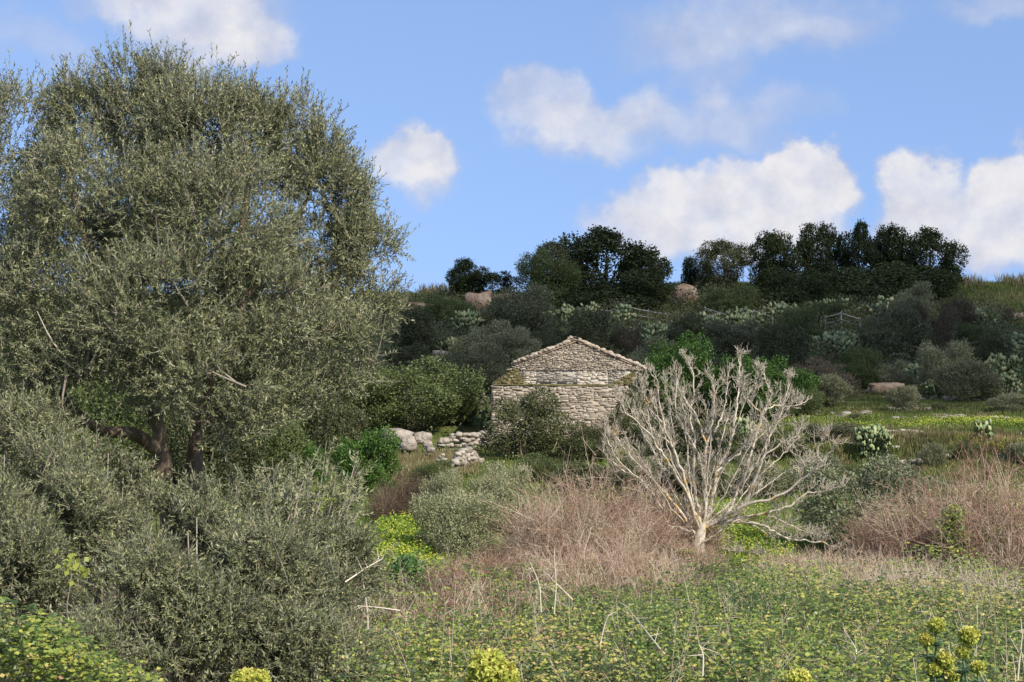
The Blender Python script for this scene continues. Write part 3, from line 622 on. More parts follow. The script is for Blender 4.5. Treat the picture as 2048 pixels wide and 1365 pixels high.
# pale bare sapling poking out of the right thicket
sb = W(1972, 1060, 33.5); sb[2] = ground(sb[0], sb[1])
r_ = thing('bare_sapling', 'slim pale leafless sapling rising from the rusty thicket at far right', 'sapling', sb)
twg = MB()
for q in ([(1972, 1060), (1970, 980), (1968, 930), (1960, 890)], [(1970, 980), (1985, 930), (1995, 900)], [(1970, 985), (1945, 940), (1930, 900)], [(2010, 1000), (2020, 950), (2046, 930)]):
    c_ = curve_pts([W(a, b_, 33.5) for a, b_ in q], 8); tube(twg, c_, np.linspace(.022, .006, len(c_)), 5, var=.4)
    grow(c_[3:], nrm(np.gradient(c_, axis=0)[3:]) + rng.normal(size=(len(c_)-3, 3))*.5, np.full(len(c_)-3, .35), np.full(len(c_)-3, .006), 2)
twg.build('branches', M['redtwig'], r_, sb)

thicket('nearest low tangle of reddish-brown stems, just above the green brambles left of centre', 985, 1190, 190, 23.5, .55, 2300, green=2200, seed=9, lean=1.0, dy=3.2)
thicket('nearest low tangle of dead stems between the brambles and the bare tree', 1300, 1160, 130, 26.5, .5, 1500, green=2200, seed=10, lean=1.0, dy=2)
thicket('pale straw-coloured tangle in front of the two right rusty thickets', 1880, 1180, 190, 25, .8, 2300, mat='straw', green=3500, seed=11, lean=.8, dy=3.5)
# ------------------------------------------------------------------ unit bushes and trees for the hillside
UNIT = {}
def unit_crown(kind, var, tree=False):
    """crown about 1 in radius and 2 tall, in unit space"""
    key = (kind, var, tree)
    if key in UNIT: return UNIT[key]
    r = rng; lumps = []
    if tree:
        lumps.append(((0, 0, 1.0), (.72, .72, .7)))
        for _ in range(17):
            a = r.uniform(0, 2*PI); q = r.uniform(.5, .95); z = r.uniform(.4, 1.6); q *= math.sqrt(max(.2, 1-((z-.95)/.95)**2)); s = r.uniform(.2, .38)
            lumps.append(((math.cos(a)*q, math.sin(a)*q, z), (s, s, s*r.uniform(.8, 1.15))))
        for _ in range(5): a = r.uniform(0, 2*PI); q = r.uniform(0, .55); lumps.append(((math.cos(a)*q, math.sin(a)*q, 1.56+r.uniform(0, .12)), (.25, .25, .22)))
    else:
        lumps.append(((0, 0, .7), (.68, .68, .78)))
        for _ in range(14):
            a = r.uniform(0, 2*PI); z = r.uniform(.2, 1.6); q = r.uniform(.6, .92)*math.sqrt(max(.1, 1-(max(0, z-.7)/1.2)**2)); s = r.uniform(.16, .42)
            lumps.append(((math.cos(a)*q, math.sin(a)*q, z), (s, s, s)))
    spec = dict(olive_far=(1800, 11, .062, .026), pale=(2000, 11, .06, .022), midolive=(2000, 11, .06, .024), dark=(1800, 11, .05, .034), green=(1800, 11, .05, .03), bright=(1700, 10, .055, .04), brown=(1500, 10, .055, .02),
                carob=(1500, 10, .062, .044))[kind]
    ncl, k, L0, W0 = spec
    if kind == 'carob':
        P, O = lump_points(lumps, ncl, .42, .62)
    else: P, O = lump_points(lumps, ncl, .38, .7)
    P2 = P[P[:, 2] > .02]; O = O[P[:, 2] > .02]; P = P2
    mb = MB()
    kk = np.repeat(np.arange(len(P)), k); sp = .045 if kind != 'carob' else .05
    Q = P[kk] + rng.normal(size=(len(kk), 3))*sp
    D = O[kk]*.5 + np.array([0, 0, .45 if kind in ('olive_far', 'midolive', 'pale', 'brown', 'green') else .1]) + rng.normal(size=Q.shape)*.6
    add_leaves(mb, Q, D, O[kk] + rng.normal(size=Q.shape)*.6 + np.array([0, 0, .5]), L0*rng.uniform(.7, 1.3, len(Q)), W0*rng.uniform(.8, 1.3, len(Q)), np.clip(.45 + rng.normal(size=len(P))[kk]*.15 + rng.normal(size=len(Q))*.16, 0, 1))
    # wispy tips
    if kind in ('olive_far', 'midolive', 'pale', 'green', 'brown'):
        P, O = lump_points(lumps, 420, .08, .95); kz = O[:, 2] > 0; P, O = P[kz], O[kz]
        D = nrm(O*.5 + np.array([0, 0, .8]) + rng.normal(size=P.shape)*.3); s = rng.uniform(0, .17, (len(P), 9, 1)); Q = (P[:, None] + D[:, None]*s).reshape(-1, 3)
        add_leaves(mb, Q, np.repeat(D, 9, 0) + rng.normal(size=Q.shape)*.35, rng.normal(size=Q.shape), L0*.9, W0, np.clip(.6+rng.normal(size=len(Q))*.2, 0, 1))
    me = mb.build('crown', M[kind]); data = me.data; bpy.data.objects.remove(me)
    # wood
    tb = MB()
    if tree:
        tube(tb, curve_pts([(0, 0, -.1), (.03, 0, .3), (-.02, .02, .7), (0, 0, 1.2)], 8), [.06, .055, .05, .045, .04, .035, .03, .02, .015][:9] if len(curve_pts([(0, 0, -.1), (.03, 0, .3), (-.02, .02, .7), (0, 0, 1.2)], 8)) == 9 else .04, 6)
        for c, _r in lumps[1:9]: tube(tb, curve_pts([(0, 0, rng.uniform(.25, .6)), (c[0]*.5, c[1]*.5, c[2]*.75), c], 6), .018, 4)
    else:
        for c, _r in lumps[1:7]: tube(tb, curve_pts([(c[0]*.15, c[1]*.15, -.1), (c[0]*.5, c[1]*.5, c[2]*.6), c], 6), .02, 4)
    me = tb.build('trunk' if tree else 'stems', M['bark']); wd = me.data; bpy.data.objects.remove(me)
    UNIT[key] = (data, wd); return UNIT[key]
DBG = []
def plant(name, label, cat, kind, px, top, base_y, rx, tree=False, v=0, d=None, group=None, depth=1.0, float_ok=False):
    d = d or solve_d(px, base_y)
    x = W(px, base_y, d)[0]; g = float(ground(x, d)); h = W(px, top, d)[2] - g; r = rx/F*d*(1.12 if tree else 1.0)
    crown, wood = unit_crown(kind, v, tree)
    root = thing(name, label, cat, (x, d, g), 0, group)
    for nm, me, mt in (('crown' if tree else 'leaves', crown, None), ('trunk' if tree else 'stems', wood, None)):
        o = bpy.data.objects.new(nm, me); COL.objects.link(o); o.parent = root
    ht = 1.92 if tree else 1.75
    root.scale = (r, r*depth, h/ht); root.rotation_euler = (0, 0, rng.uniform(0, 6.28) if depth == 1 else 0)
    DBG.append((name, px, top, round(d, 1), round(h, 2), round(r, 2)))
    return root
RG = 'dark trees along the crest of the hill'; BG_ = 'bushes covering the shaded hillside'; OG = 'small olive trees on the terraced field'
# crest trees
plant('carob_tree', 'small ragged dark tree alone at the left end of the crest', 'tree', 'carob', 922, 516, 600, 30, True, 0, 128, RG)
plant('evergreen_bush', 'low very dark rounded bush on the crest beside the small ragged tree', 'bush', 'carob', 985, 541, 600, 50, False, 0, 127)
plant('carob_tree', 'green-tinged tree forming the left shoulder of the big crest group above the house', 'tree', 'dark', 1108, 478, 612, 58, True, 1, 124, RG)
plant('carob_tree', 'largest dark round-headed tree on the crest above the house', 'tree', 'carob', 1215, 456, 615, 82, True, 1, 125, RG)
plant('carob_tree', 'dark tree forming the right shoulder of the big crest group above the house', 'tree', 'carob', 1292, 500, 615, 46, True, 2, 124, RG)
plant('evergreen_bush', 'wide dark skirt of shrub under the big crest group above the fence', 'bush', 'carob', 1245, 545, 622, 105, False, 1, 119, None, .5)
plant('evergreen_bush', 'olive-green rounded shrub at the left foot of the big crest group', 'bush', 'green', 1100, 512, 625, 55, False, 1, 121)
plant('carob_tree', 'tiny thin dark tree in the gap between the two crest groups', 'tree', 'carob', 1383, 513, 585, 18, True, 0, 128, RG)
plant('carob_tree', 'rounded medium tree standing left of the long dark tree row', 'tree', 'dark', 1448, 480, 612, 52, True, 2, 126, RG)
plant('carob_tree', 'leftmost tree of the long dark row, wide with a flat top', 'tree', 'carob', 1560, 462, 622, 52, True, 0, 125, RG)
plant('carob_tree', 'tall tree with a thin airy spire in the long dark row', 'tree', 'carob', 1642, 444, 622, 45, True, 1, 126, RG)
plant('carob_tree', 'tallest narrow tree in the middle of the long dark row, right of the blue gap', 'tree', 'carob', 1718, 444, 622, 40, True, 2, 125, RG)
plant('carob_tree', 'small-headed tree between the two tallest trees of the long dark row', 'tree', 'carob', 1790, 448, 625, 42, True, 0, 126, RG)
plant('carob_tree', 'rightmost tree of the long dark row, rounded and see-through', 'tree', 'carob', 1862, 456, 625, 54, True, 1, 125, RG)
plant('evergreen_bush', 'dark shrub filling the foot of the long tree row at its left', 'bush', 'carob', 1590, 540, 632, 70, False, 2, 120, None, .5)
plant('evergreen_bush', 'dark shrub filling the foot of the long tree row at its right', 'bush', 'carob', 1770, 530, 635, 130, False, 0, 121, None, .35)
# hillside bushes: name, label, kind, px, top, base, rx, variant
HB = [
 ('olive_shrub', 'large grey-green dome of shrub right of the pale rock ledge, under the crest', 'olive_far', 1040, 578, 668, 74, 0),
 ('evergreen_bush', 'olive-green dome of shrub left of the pale rock ledge', 'green', 895, 588, 655, 48, 0),
 ('evergreen_bush', 'dark bush at the edge of the big olive crown, below the bare ridge', 'dark', 838, 625, 720, 52, 0),
 ('evergreen_bush', 'dark bush below the left prickly pears, at the olive crown edge', 'dark', 820, 690, 765, 55, 1),
 ('olive_shrub', 'grey shrub between the left prickly pears and the grey-green dome', 'olive_far', 965, 648, 735, 62, 1),
 ('olive_shrub', 'grey-green feathery shrub above the left corner of the house', 'olive_far', 1025, 662, 745, 55, 2),
 ('olive_shrub', 'dark grey olive shrub directly left of the house gable', 'olive_far', 950, 700, 800, 66, 0),
 ('evergreen_bush', 'dark bush behind the left slope of the house roof', 'dark', 1105, 645, 730, 50, 2),
 ('evergreen_bush', 'dark bush behind the very peak of the house roof', 'dark', 1175, 625, 730, 62, 0),
 ('twiggy_shrub', 'reddish-brown twiggy shrub behind the right slope of the roof', 'brown', 1255, 645, 730, 40, 0),
 ('olive_shrub', 'grey shrub between the roof and the bright green trees', 'olive_far', 1300, 680, 770, 62, 1),
 ('evergreen_bush', 'dark bush touching the right eave of the house', 'dark', 1330, 655, 735, 45, 1),
 ('evergreen_bush', 'dark green bush above the left bright green tree, below the fence', 'dark', 1385, 615, 690, 42, 2),
 ('olive_shrub', 'pale grey low shrub below the fence, above the bright green trees', 'olive_far', 1460, 645, 715, 66, 2),
 ('evergreen_bush', 'round dark bush right of the bright green trees at the slope foot', 'dark', 1572, 660, 770, 62, 0),
 ('evergreen_bush', 'olive-green bush just left of the widest prickly pear patch', 'green', 1600, 612, 690, 46, 1),
 ('twiggy_shrub', 'dusky brown bush under the widest prickly pear patch', 'brown', 1648, 720, 800, 70, 1),
 ('evergreen_bush', 'green-brown bush left of the bank of orange soil', 'green', 1725, 700, 775, 48, 2),
 ('olive_shrub', 'grey-brown rounded bush right of the widest prickly pear patch', 'olive_far', 1790, 605, 725, 62, 0),
 ('twiggy_shrub', 'purplish twiggy bush right of centre of the right slope', 'brown', 1862, 620, 720, 48, 2),
 ('olive_shrub', 'feathery grey shrub before the right end of the long tree row', 'olive_far', 1820, 570, 640, 50, 1),
 ('twiggy_shrub', 'mauve-tinted twiggy shrub between tree row and white boulder', 'brown', 1912, 590, 670, 40, 0),
 ('olive_shrub', 'dark grey-green bush above the right olive tree with a trunk', 'olive_far', 1885, 690, 790, 62, 2),
 ('evergreen_bush', 'olive-green shrub left of the wooden gate posts at right', 'green', 1955, 645, 700, 44, 0),
 ('evergreen_bush', 'dark green bush between the two prickly pears of the right border', 'dark', 1985, 670, 745, 42, 1),
 ('olive_shrub', 'grey shrub before the prickly pear on the orange soil bank', 'olive_far', 1785, 725, 780, 42, 1),
 ('evergreen_bush', 'dark rounded bush between tree row and the fence at right', 'green', 1660, 605, 650, 40, 2),
 ('evergreen_bush', 'green bush below the middle tree on the crest, above the fence', 'green', 1450, 570, 625, 60, 0),
 ('evergreen_bush', 'dark bush right of the white boulder, low on the bank', 'brown', 2018, 612, 650, 14, 1),
 ('evergreen_bush', 'broad mid-green feathery bush behind the left stone wall', 'green', 830, 728, 862, 118, 1),
 ('evergreen_bush', 'green bush at the olive crown edge, left of the broad feathery bush', 'green', 725, 745, 870, 75, 2),
 ('evergreen_bush', 'darker green bush between the stone wall and the house corner', 'green', 925, 765, 850, 45, 0),
]
for nm, lb, kd, px, top, by, rx, v in HB:
    plant(nm, lb, 'bush', kd, px, top, by, rx, False, v, None, BG_)
for lb, kd, px, top, by, rx, v, d in [
 ('dark bush seen between the two olive trunks', 'dark', 400, 800, 960, 110, 0, 52), ('broad dark bush behind the crooked bare olive bough', 'green', 190, 760, 960, 130, 1, 54),
 ('dark bush filling the gap left of the crooked olive bough', 'dark', 30, 770, 960, 110, 2, 50), ('mid green bush right of the olive trunks, behind the airy shoots', 'green', 540, 800, 960, 100, 0, 56),
 ('dark green bush left of the large angular boulder, behind the bright green bush', 'dark', 672, 800, 905, 62, 1, 61),
 ('high dark bush on the slope behind the olive crown, left of the broad feathery bush', 'dark', 620, 700, 860, 100, 1, 72), ('dark bush far back behind the olive crown', 'dark', 430, 660, 850, 130, 2, 76),
 ('wide dark bush far back behind the left of the olive crown', 'dark', 160, 660, 850, 170, 0, 76)]:
    plant('evergreen_bush', lb, 'bush', kd, px, top, by, rx, False, v, d, BG_)
# bright green trees behind the bare tree, bushes round the house
plant('bright_tree', 'bright green leafy tree just right of the house', 'tree', 'bright', 1368, 668, 850, 78, False, 0, 78)
plant('bright_tree', 'bright green leafy tree above the middle of the bare tree', 'tree', 'bright', 1465, 715, 850, 62, False, 1, 77)
plant('bright_tree', 'bright green leafy tree behind the right half of the bare tree', 'tree', 'bright', 1555, 720, 870, 72, False, 2, 75)
plant('green_bush', 'deep green bush low behind the bare tree, left of the pruned olive', 'bush', 'green', 1600, 775, 880, 45, False, 1, 74)
plant('evergreen_bush', 'big dark grey bush covering the lower left of the house front', 'bush', 'dark', 1035, 784, 950, 92, False, 1, 63)
plant('evergreen_bush', 'smaller dark green bush at the foot of the house front', 'bush', 'dark', 1168, 848, 950, 56, False, 1, 62)
plant('evergreen_bush', 'dark bush against the right wall of the house, under the eave', 'bush', 'dark', 1262, 765, 900, 50, False, 2, 68)
plant('evergreen_bush', 'dark bush behind the lower left limbs of the bare tree', 'bush', 'dark', 1330, 840, 960, 75, False, 0, 62)
plant('evergreen_bush', 'dark bush behind the centre of the bare tree', 'bush', 'dark', 1450, 850, 965, 75, False, 1, 61)
plant('evergreen_bush', 'dark green bush behind the right limbs of the bare tree', 'bush', 'dark', 1560, 850, 955, 65, False, 2, 62)
plant('evergreen_bush', 'dark rounded bush left of the lone prickly pear at the field edge', 'bush', 'olive_far', 1668, 848, 935, 68, False, 2, 63.5)
plant('green_bush', 'bright green bush at the left edge of the rubble slope', 'bush', 'bright', 735, 862, 1000, 72, False, 1, 50)
plant('green_bush', 'small bright green bush behind the olive trunks', 'bush', 'bright', 600, 885, 975, 50, False, 2, 56)
plant('evergreen_bush', 'low grey-green bush in the grass below the stone heap', 'bush', 'green', 862, 918, 975, 42, False, 0, 52)
plant('willowy_bush', 'pale grey-green willowy bush above the yellow flower patch', 'bush', 'pale', 905, 965, 1105, 88, False, 0, 36.5)
plant('willowy_bush', 'pale grey-green willowy bush right beside the rusty thicket', 'bush', 'pale', 1000, 925, 1060, 72, False, 1, 42)
plant('willowy_bush', 'small pale bush behind the left end of the willowy bushes', 'bush', 'pale', 880, 935, 1040, 45, False, 1, 42)
plant('willowy_bush', 'wide grey olive bush right of the bare tree, before the field', 'bush', 'midolive', 1700, 925, 1110, 130, False, 0, 39)
plant('willowy_bush', 'grey olive bush between the wide one and the right rusty thicket', 'bush', 'midolive', 1820, 935, 1080, 75, False, 2, 42)
for lb, kd, px, top, by, rx, v, d in [
 ('dark bush low behind the reddish tips of the tall rusty thicket', 'dark', 1150, 925, 1040, 80, 1, 52), ('dusty bush behind the lower left limbs, right of the tall rusty thicket', 'olive_far', 1290, 915, 1040, 80, 2, 51),
 ('dark green bush low behind the trunk of the bare tree', 'dark', 1400, 925, 1040, 75, 0, 50), ('dusty bush low behind the right limbs of the bare tree', 'olive_far', 1530, 915, 1030, 72, 1, 51),
 ('grey bush between the bare tree and the lone prickly pear', 'midolive', 1635, 900, 1010, 62, 2, 52), ('dark bush between the pale willowy bushes and the foot of the house', 'green', 1075, 915, 1010, 55, 1, 55)]:
    plant('evergreen_bush', lb, 'bush', kd, px, top, by, rx, False, v, d, 'bushes behind the bare tree')
for lb, kd, px, top, by, rx, v, d in [('small grey shrub on the bank under the little olive tree', 'midolive', 1806, 868, 905, 26, 0, 62), ('small green shrub at the right end of the bank below the flower strip', 'green', 1935, 885, 935, 34, 1, 60),
 ('grey shrub on the bank at the right border of the photo', 'midolive', 2035, 880, 930, 36, 2, 60.5), ('low green shrub between the bank and the wide grey olive bush', 'green', 1690, 925, 975, 40, 0, 55),
 ('low brownish shrub at the foot of the bank, before the stones', 'brown', 1800, 928, 965, 40, 1, 56), ('little dark shrub in the middle of the terraced field', 'dark', 1880, 802, 828, 16, 2, 78), ('little grey shrub on the flower strip near the pruned olive', 'olive_far', 1712, 828, 852, 18, 0, 72)]:
    plant('field_shrub', lb, 'shrub', kd, px, top, by, rx, False, v, d, 'shrubs on and below the terraced field')
# olives on the terraced field
plant('small_olive_tree', 'pruned round olive tree at the left end of the terraced field', 'tree', 'olive_far', 1656, 752, 822, 48, True, 0, 79, OG)
plant('small_olive_tree', 'little olive tree on the stony patch in the middle of the field', 'tree', 'olive_far', 1806, 772, 835, 32, True, 1, 77, OG)
plant('small_olive_tree', 'largest olive tree of the field, grey crown on a forked trunk', 'tree', 'olive_far', 1930, 722, 806, 60, True, 2, 84, OG)
plant('small_olive_tree', 'low spreading olive tree at the right border of the field', 'tree', 'olive_far', 2020, 788, 840, 42, True, 0, 75, OG)
plant('small_olive_tree', 'small round olive bush on the brown bank below the flower strip', 'tree', 'olive_far', 1868, 888, 940, 26, True, 1, 58.5, OG)
print('PLANTS', DBG)

# ------------------------------------------------------------------ prickly pears
def cactus(label, px, top, base_y, rx, n_pads, d=None, seed=0):
    d = d or solve_d(px, base_y); x0 = W(px, base_y, d)[0]; g0 = float(ground(x0, d)); R_ = rx/F*d; H = W(px, top, d)[2]-g0
    H = max(H, .8)
    root = thing('prickly_pear', label, 'cactus', (x0, d, g0), 0, 'prickly pears on the hillside')
    d0_ = d; d = d - (2.8 if d > 85 else 0); g0 = float(ground(x0, d)); H += .65 if d > 80 else 0; R_ *= 1.1
    r = np.random.default_rng(100+seed); mb = MB(); th = np.arange(10)*2*PI/10
    rim = np.stack([np.sin(th)*(.5+.10*np.cos(th)), np.zeros(10), .5-.5*np.cos(th)], -1)
    U = np.concatenate([rim, [[0, -.07, .5], [0, .07, .5]]])
    idx = []
    for k in range(10): q = (k+1) % 10; idx += [k, q, 10, q, k, 11]
    starts = []; n_pads = int(n_pads*1.5); nst = max(4, n_pads//16)
    for _ in range(nst):
        a = r.uniform(0, 2*PI); q = math.sqrt(r.random())*.85; x = x0+math.cos(a)*q*R_; y = d+math.sin(a)*q*min(R_, 1.6)
        starts.append((np.array([x, y, float(ground(x, y))]), nrm(np.array([r.normal()*.3, r.normal()*.3, 1])), 0, H*(1.05-.6*q*q)))
    qd = [s + (0,) for s in starts]; count = 0
    while qd and count < n_pads:
        p, D, az_, hl, lev = qd.pop(0)
        s = r.uniform(.26, .44) if d > 85 else r.uniform(.18, .3); wd = s*r.uniform(.6, .8)
        up = D; side = nrm(np.cross(up, r.normal(size=3))); nn = np.cross(side, up)
        P = p + U[:, :1]*wd*side*1. + U[:, 2:]*s*up + U[:, 1:2]*s*nn
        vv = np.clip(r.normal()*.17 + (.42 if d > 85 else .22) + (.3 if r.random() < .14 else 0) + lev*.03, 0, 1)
        mb.add(P, 3, idx, float(vv)); count += 1
        base = p[2]-g0
        for _c in range(r.choice([1, 2, 2, 3])):
            t_ = r.uniform(-.9, .9); q = p + up*s*(.5+.45*math.cos(t_)) + side*wd*.5*math.sin(t_)
            if (q[2]-g0) > hl or abs(q[0]-x0) > R_ or abs(q[1]-d) > 1.8: continue
            qd.append((q, nrm(up*.6 + side*math.sin(t_)*.8 + r.normal(size=3)*.3 + np.array([0, -.05, .45])), 0, hl, lev+1))
        if not qd:
            k = r.integers(0, nst); qd.append(starts[k] + (0,))
    mb.build('pads', M['cactus'], root, (x0, d, g0))
    st = MB()
    for k in range(1): s0 = starts[k][0]; tube(st, [s0-[0, 0, .1], s0+[0, 0, .15], s0+[.03, 0, .3]], [.09, .08, .06], 6)
    st.build('woody_stem', M['bark'], root, (x0, d, g0))
CT = [('prickly pear climbing the slope left of the grey-green dome, its lower clump', 888, 650, 722, 32, 150), ('prickly pear just under the pale rock ledge', 928, 622, 672, 30, 110),
      ('prickly pear at the left end of the fence', 1125, 606, 652, 36, 150), ('yellowish prickly pear right behind the first fence posts', 1185, 612, 650, 30, 70),
      ('prickly pear under the right end of the big crest group', 1305, 612, 690, 38, 170), ('prickly pear between two fence bends, left of centre', 1250, 622, 660, 26, 60),
      ('prickly pear above the pale grey low shrub', 1425, 612, 670, 30, 120), ('prickly pear at the middle fence rail', 1490, 618, 672, 42, 170), ('prickly pear hedge piece left of the long tree row foot', 1570, 600, 645, 36, 120),
      ('prickly pear hedge piece under the airy spire tree', 1655, 602, 640, 40, 110), ('widest prickly pear patch, wall-like and yellow-tinged, mid right slope', 1690, 632, 715, 58, 320),
      ('prickly pear in front of the tallest narrow crest tree', 1762, 600, 645, 26, 70),
      ('prickly pear on the orange soil bank', 1838, 708, 775, 36, 170), ('low pale prickly pear below the orange bank pear, over the field', 1858, 750, 797, 22, 70),
      ('prickly pear below the white boulder', 1955, 618, 668, 30, 90), ('prickly pear at the right border, upper clump', 2030, 648, 725, 34, 170), ('prickly pear at the right border, middle clump', 1998, 700, 765, 34, 140),
      ('pale low prickly pear at the right border above the field', 2012, 745, 792, 28, 90), ('lone prickly pear at the field edge, right of the dark rounded bush', 1745, 846, 930, 30, 190),
      ('small prickly pear behind the bare tree', 1500, 850, 905, 26, 70), ('small prickly pear sitting on the flower strip at far right', 1975, 862, 892, 22, 40)]
for k, (lb, px, top, by, rx, n) in enumerate(CT):
    dd = {18: 61.0, 19: 66.0}.get(k)
    cactus(lb, px, top, by, rx, n, dd, k)

# ------------------------------------------------------------------ house
HD = 70.0
def HX(px): return (px-1024)/F*HD
def HZ(py): return W(1024, py, HD)[2]
hx0, hx1 = HX(985), HX(1258); hb = float(ground(HX(1120), HD)) - .9; zl = HZ(771)
house = thing('stone_house', 'ruined rubble-stone house with a low tiled gable on the slope', 'house', (HX(1130), HD, hb))
hl = (HX(1130), HD, hb); hr = np.random.default_rng(11)
def stones(mb, x0f, x1f, z0, z1, y, hmin, hmax, wmin, wmax, proud=.05, jit=.25, gap=.018, hole=None, vmean=.5):
    """courses of irregular stones on a wall facing -Y between x0f(z) and x1f(z)"""
    z = z0
    wob = lambda x_: .035*math.sin(x_*2.3+z0) + .02*math.sin(x_*5.1+1)
    while z < z1 - .03:
        h = min(hr.uniform(hmin, hmax), z1-z); zc = z + h/2; a, b_ = x0f(zc), x1f(zc); x = a
        while x < b_ - .05:
            w_ = min(hr.uniform(wmin, wmax), b_-x)
            if w_ > .04 and not (hole and hole(x+w_/2, zc)):
                g = gap; p_ = y - proud*hr.uniform(.2, 1)
                dz = hr.normal()*h*.2 + (wob(x)*min(1, (z-z0)*4)*min(1, max(0, (z1-z-h))*5) if y > 1 else 0); c = []; hk = h*hr.uniform(.72, 1.25); rt = hr.normal()*.05
                for fx, fz in ((0, 0), (1, 0), (1, 1), (0, 1)):
                    c.append((x+g+fx*(w_-2*g)+hr.normal()*min(w_, .2)*.09, z+g*.7+fz*(hk-1.4*g)+dz+hr.normal()*h*.10+(fx-.5)*w_*rt))
                i_ = [(q[0]*.86+(x+w_/2)*.14, q[1]*.84+zc*.16) for q in c]
                V = [(q[0], y+.03, q[1]) for q in c] + [(q[0], p_+.012, q[1]) for q in c] + [(q[0]+hr.normal()*.006, p_-hr.uniform(0, .02), q[1]) for q in i_]
                F_ = [8, 9, 10, 11]
                for k in range(4): n_ = (k+1) % 4; F_ += [k, n_, 4+n_, 4+k, 4+k, 4+n_, 8+n_, 8+k]
                mb.add(V, 4, F_, float(np.clip(hr.normal()*.2+vmean, 0, 1)))
            x += w_
        z += h
def box(mb, x0, x1, y0, y1, z0, z1, var=.5):
    V = [(x, y, z) for z in (z0, z1) for y in (y0, y1) for x in (x0, x1)]
    mb.add(V, 4, [0, 2, 3, 1, 4, 5, 7, 6, 0, 1, 5, 4, 2, 6, 7, 3, 0, 4, 6, 2, 1, 3, 7, 5], var)
def prism(mb, poly, y0, y1, var=.5):
    n = len(poly); V = [(x, y0, z) for x, z in poly] + [(x, y1, z) for x, z in poly]
    idx = list(range(n)) + [n + k for k in range(n)][::-1]; cnt = [n, n]
    for k in range(n): q = (k+1) % n; idx += [k, k+n, q+n, q]; cnt.append(4)
    mb.add(V, np.array(cnt), idx, var)
rx0, rx1 = HX(1033), HX(1281); ze = HZ(731); zp = HZ(684); xp = HX(1152); zer = HZ(736)
# lower, thicker wall
mb = MB(); box(mb, hx0+.03, hx1-.03, HD+.0, HD+5.6, hb, zl-.04); mb.build('wall_core', M['mortar'], house, hl)
mb = MB()
stones(mb, lambda z: hx0 + .04*math.sin(z*5), lambda z: hx1, hb, zl-.015, HD, .045, .12, .06, .38, .03, gap=.003, vmean=.42,
       hole=lambda x, z: abs(x-HX(1192)) < .07 and abs(z-HZ(804)) < .07)
mb.build('lower_wall', M['stone'], house, hl)
# left return of the lower wall
mb = MB(); V0 = MB(); stones(V0, lambda z: 0, lambda z: 5.5, hb, zl-.015, 0, .09, .17, .2, .5, .06, vmean=.55)
for q, c_, i_, a_ in zip(V0.V, V0.C, V0.I, V0.A): pass
Vv = np.concatenate(V0.V); R2 = np.stack([hx0 + Vv[:, 1], HD + 5.6 - Vv[:, 0], Vv[:, 2]], -1); mb.add(R2, np.concatenate(V0.C), np.concatenate(V0.I), np.concatenate(V0.A)); mb.build('side_wall', M['stone'], house, hl)
# mossy capping of the ledge and the sloping haunches at both corners
mb = MB()
prism(mb, [(hx0+.01, zl-.02), (HX(1240), zl-.02), (HX(1236), zl+.03), (HX(1120), zl+.045), (hx0+.06, zl+.05)], HD-.05, HD+.42)
mb.build('ledge', M['moss'], house, hl)
for s_, xa, xb, xc in ((1, hx0+.02, HX(1050), HX(1034)), (-1, HX(1262), HX(1226), HX(1276))):
    y0, y1, y2 = HD+.02, HD+.42, HD+3.5; zt = ze if s_ > 0 else zer
    pts_ = [(xa, y0, zl+.02), (xb, y0, zl+.02), (xc, y1, zt-.06), (xa, y2, zl+.02), (xc, y2, zt-.06), (xb, y2, zl+.02)]
    mb = MB(); mb.add(pts_, 3, [0, 1, 2, 0, 2, 3, 3, 2, 4, 1, 5, 2, 5, 4, 2], .5)
    A3, B3, C3 = (np.array(pts_[q]) for q in (0, 1, 2)); D3 = np.array(pts_[3])
    for q in range(90):   # stones and weeds sitting on the slope
        u_, v_ = hr.random(2); P_, Q_ = (B3, C3) if hr.random() < .6 else (C3, D3)
        if u_+v_ > 1: u_, v_ = 1-u_, 1-v_
        c_ = A3 + (P_-A3)*u_ + (Q_-A3)*v_; r_s = hr.uniform(.03, .08); ellipsoid(mb, c_, (r_s*1.4, r_s, r_s*.7), 6, 4, .1, float(hr.random()), rj=.2)
    ho = mb.build('haunch', M['moss'], house, hl)
    gm = MB(); n_ = 900; u_ = hr.random((n_, 1)); v_ = hr.random((n_, 1)); sw = (u_+v_) > 1; u_ = np.where(sw, 1-u_, u_); v_ = np.where(sw, 1-v_, v_)
    pk = hr.random((n_, 1)) < .5; P = np.where(pk, A3+(B3-A3)*u_+(C3-A3)*v_, A3+(C3-A3)*u_+(D3-A3)*v_)
    add_leaves(gm, P, hr.normal(size=(n_, 3))*.5+[0, -.2, 1], hr.normal(size=(n_, 3)), hr.uniform(.04, .13, n_), .02, hr.random(n_)); gm.build('weeds', M['drygrass'], ho, hl)
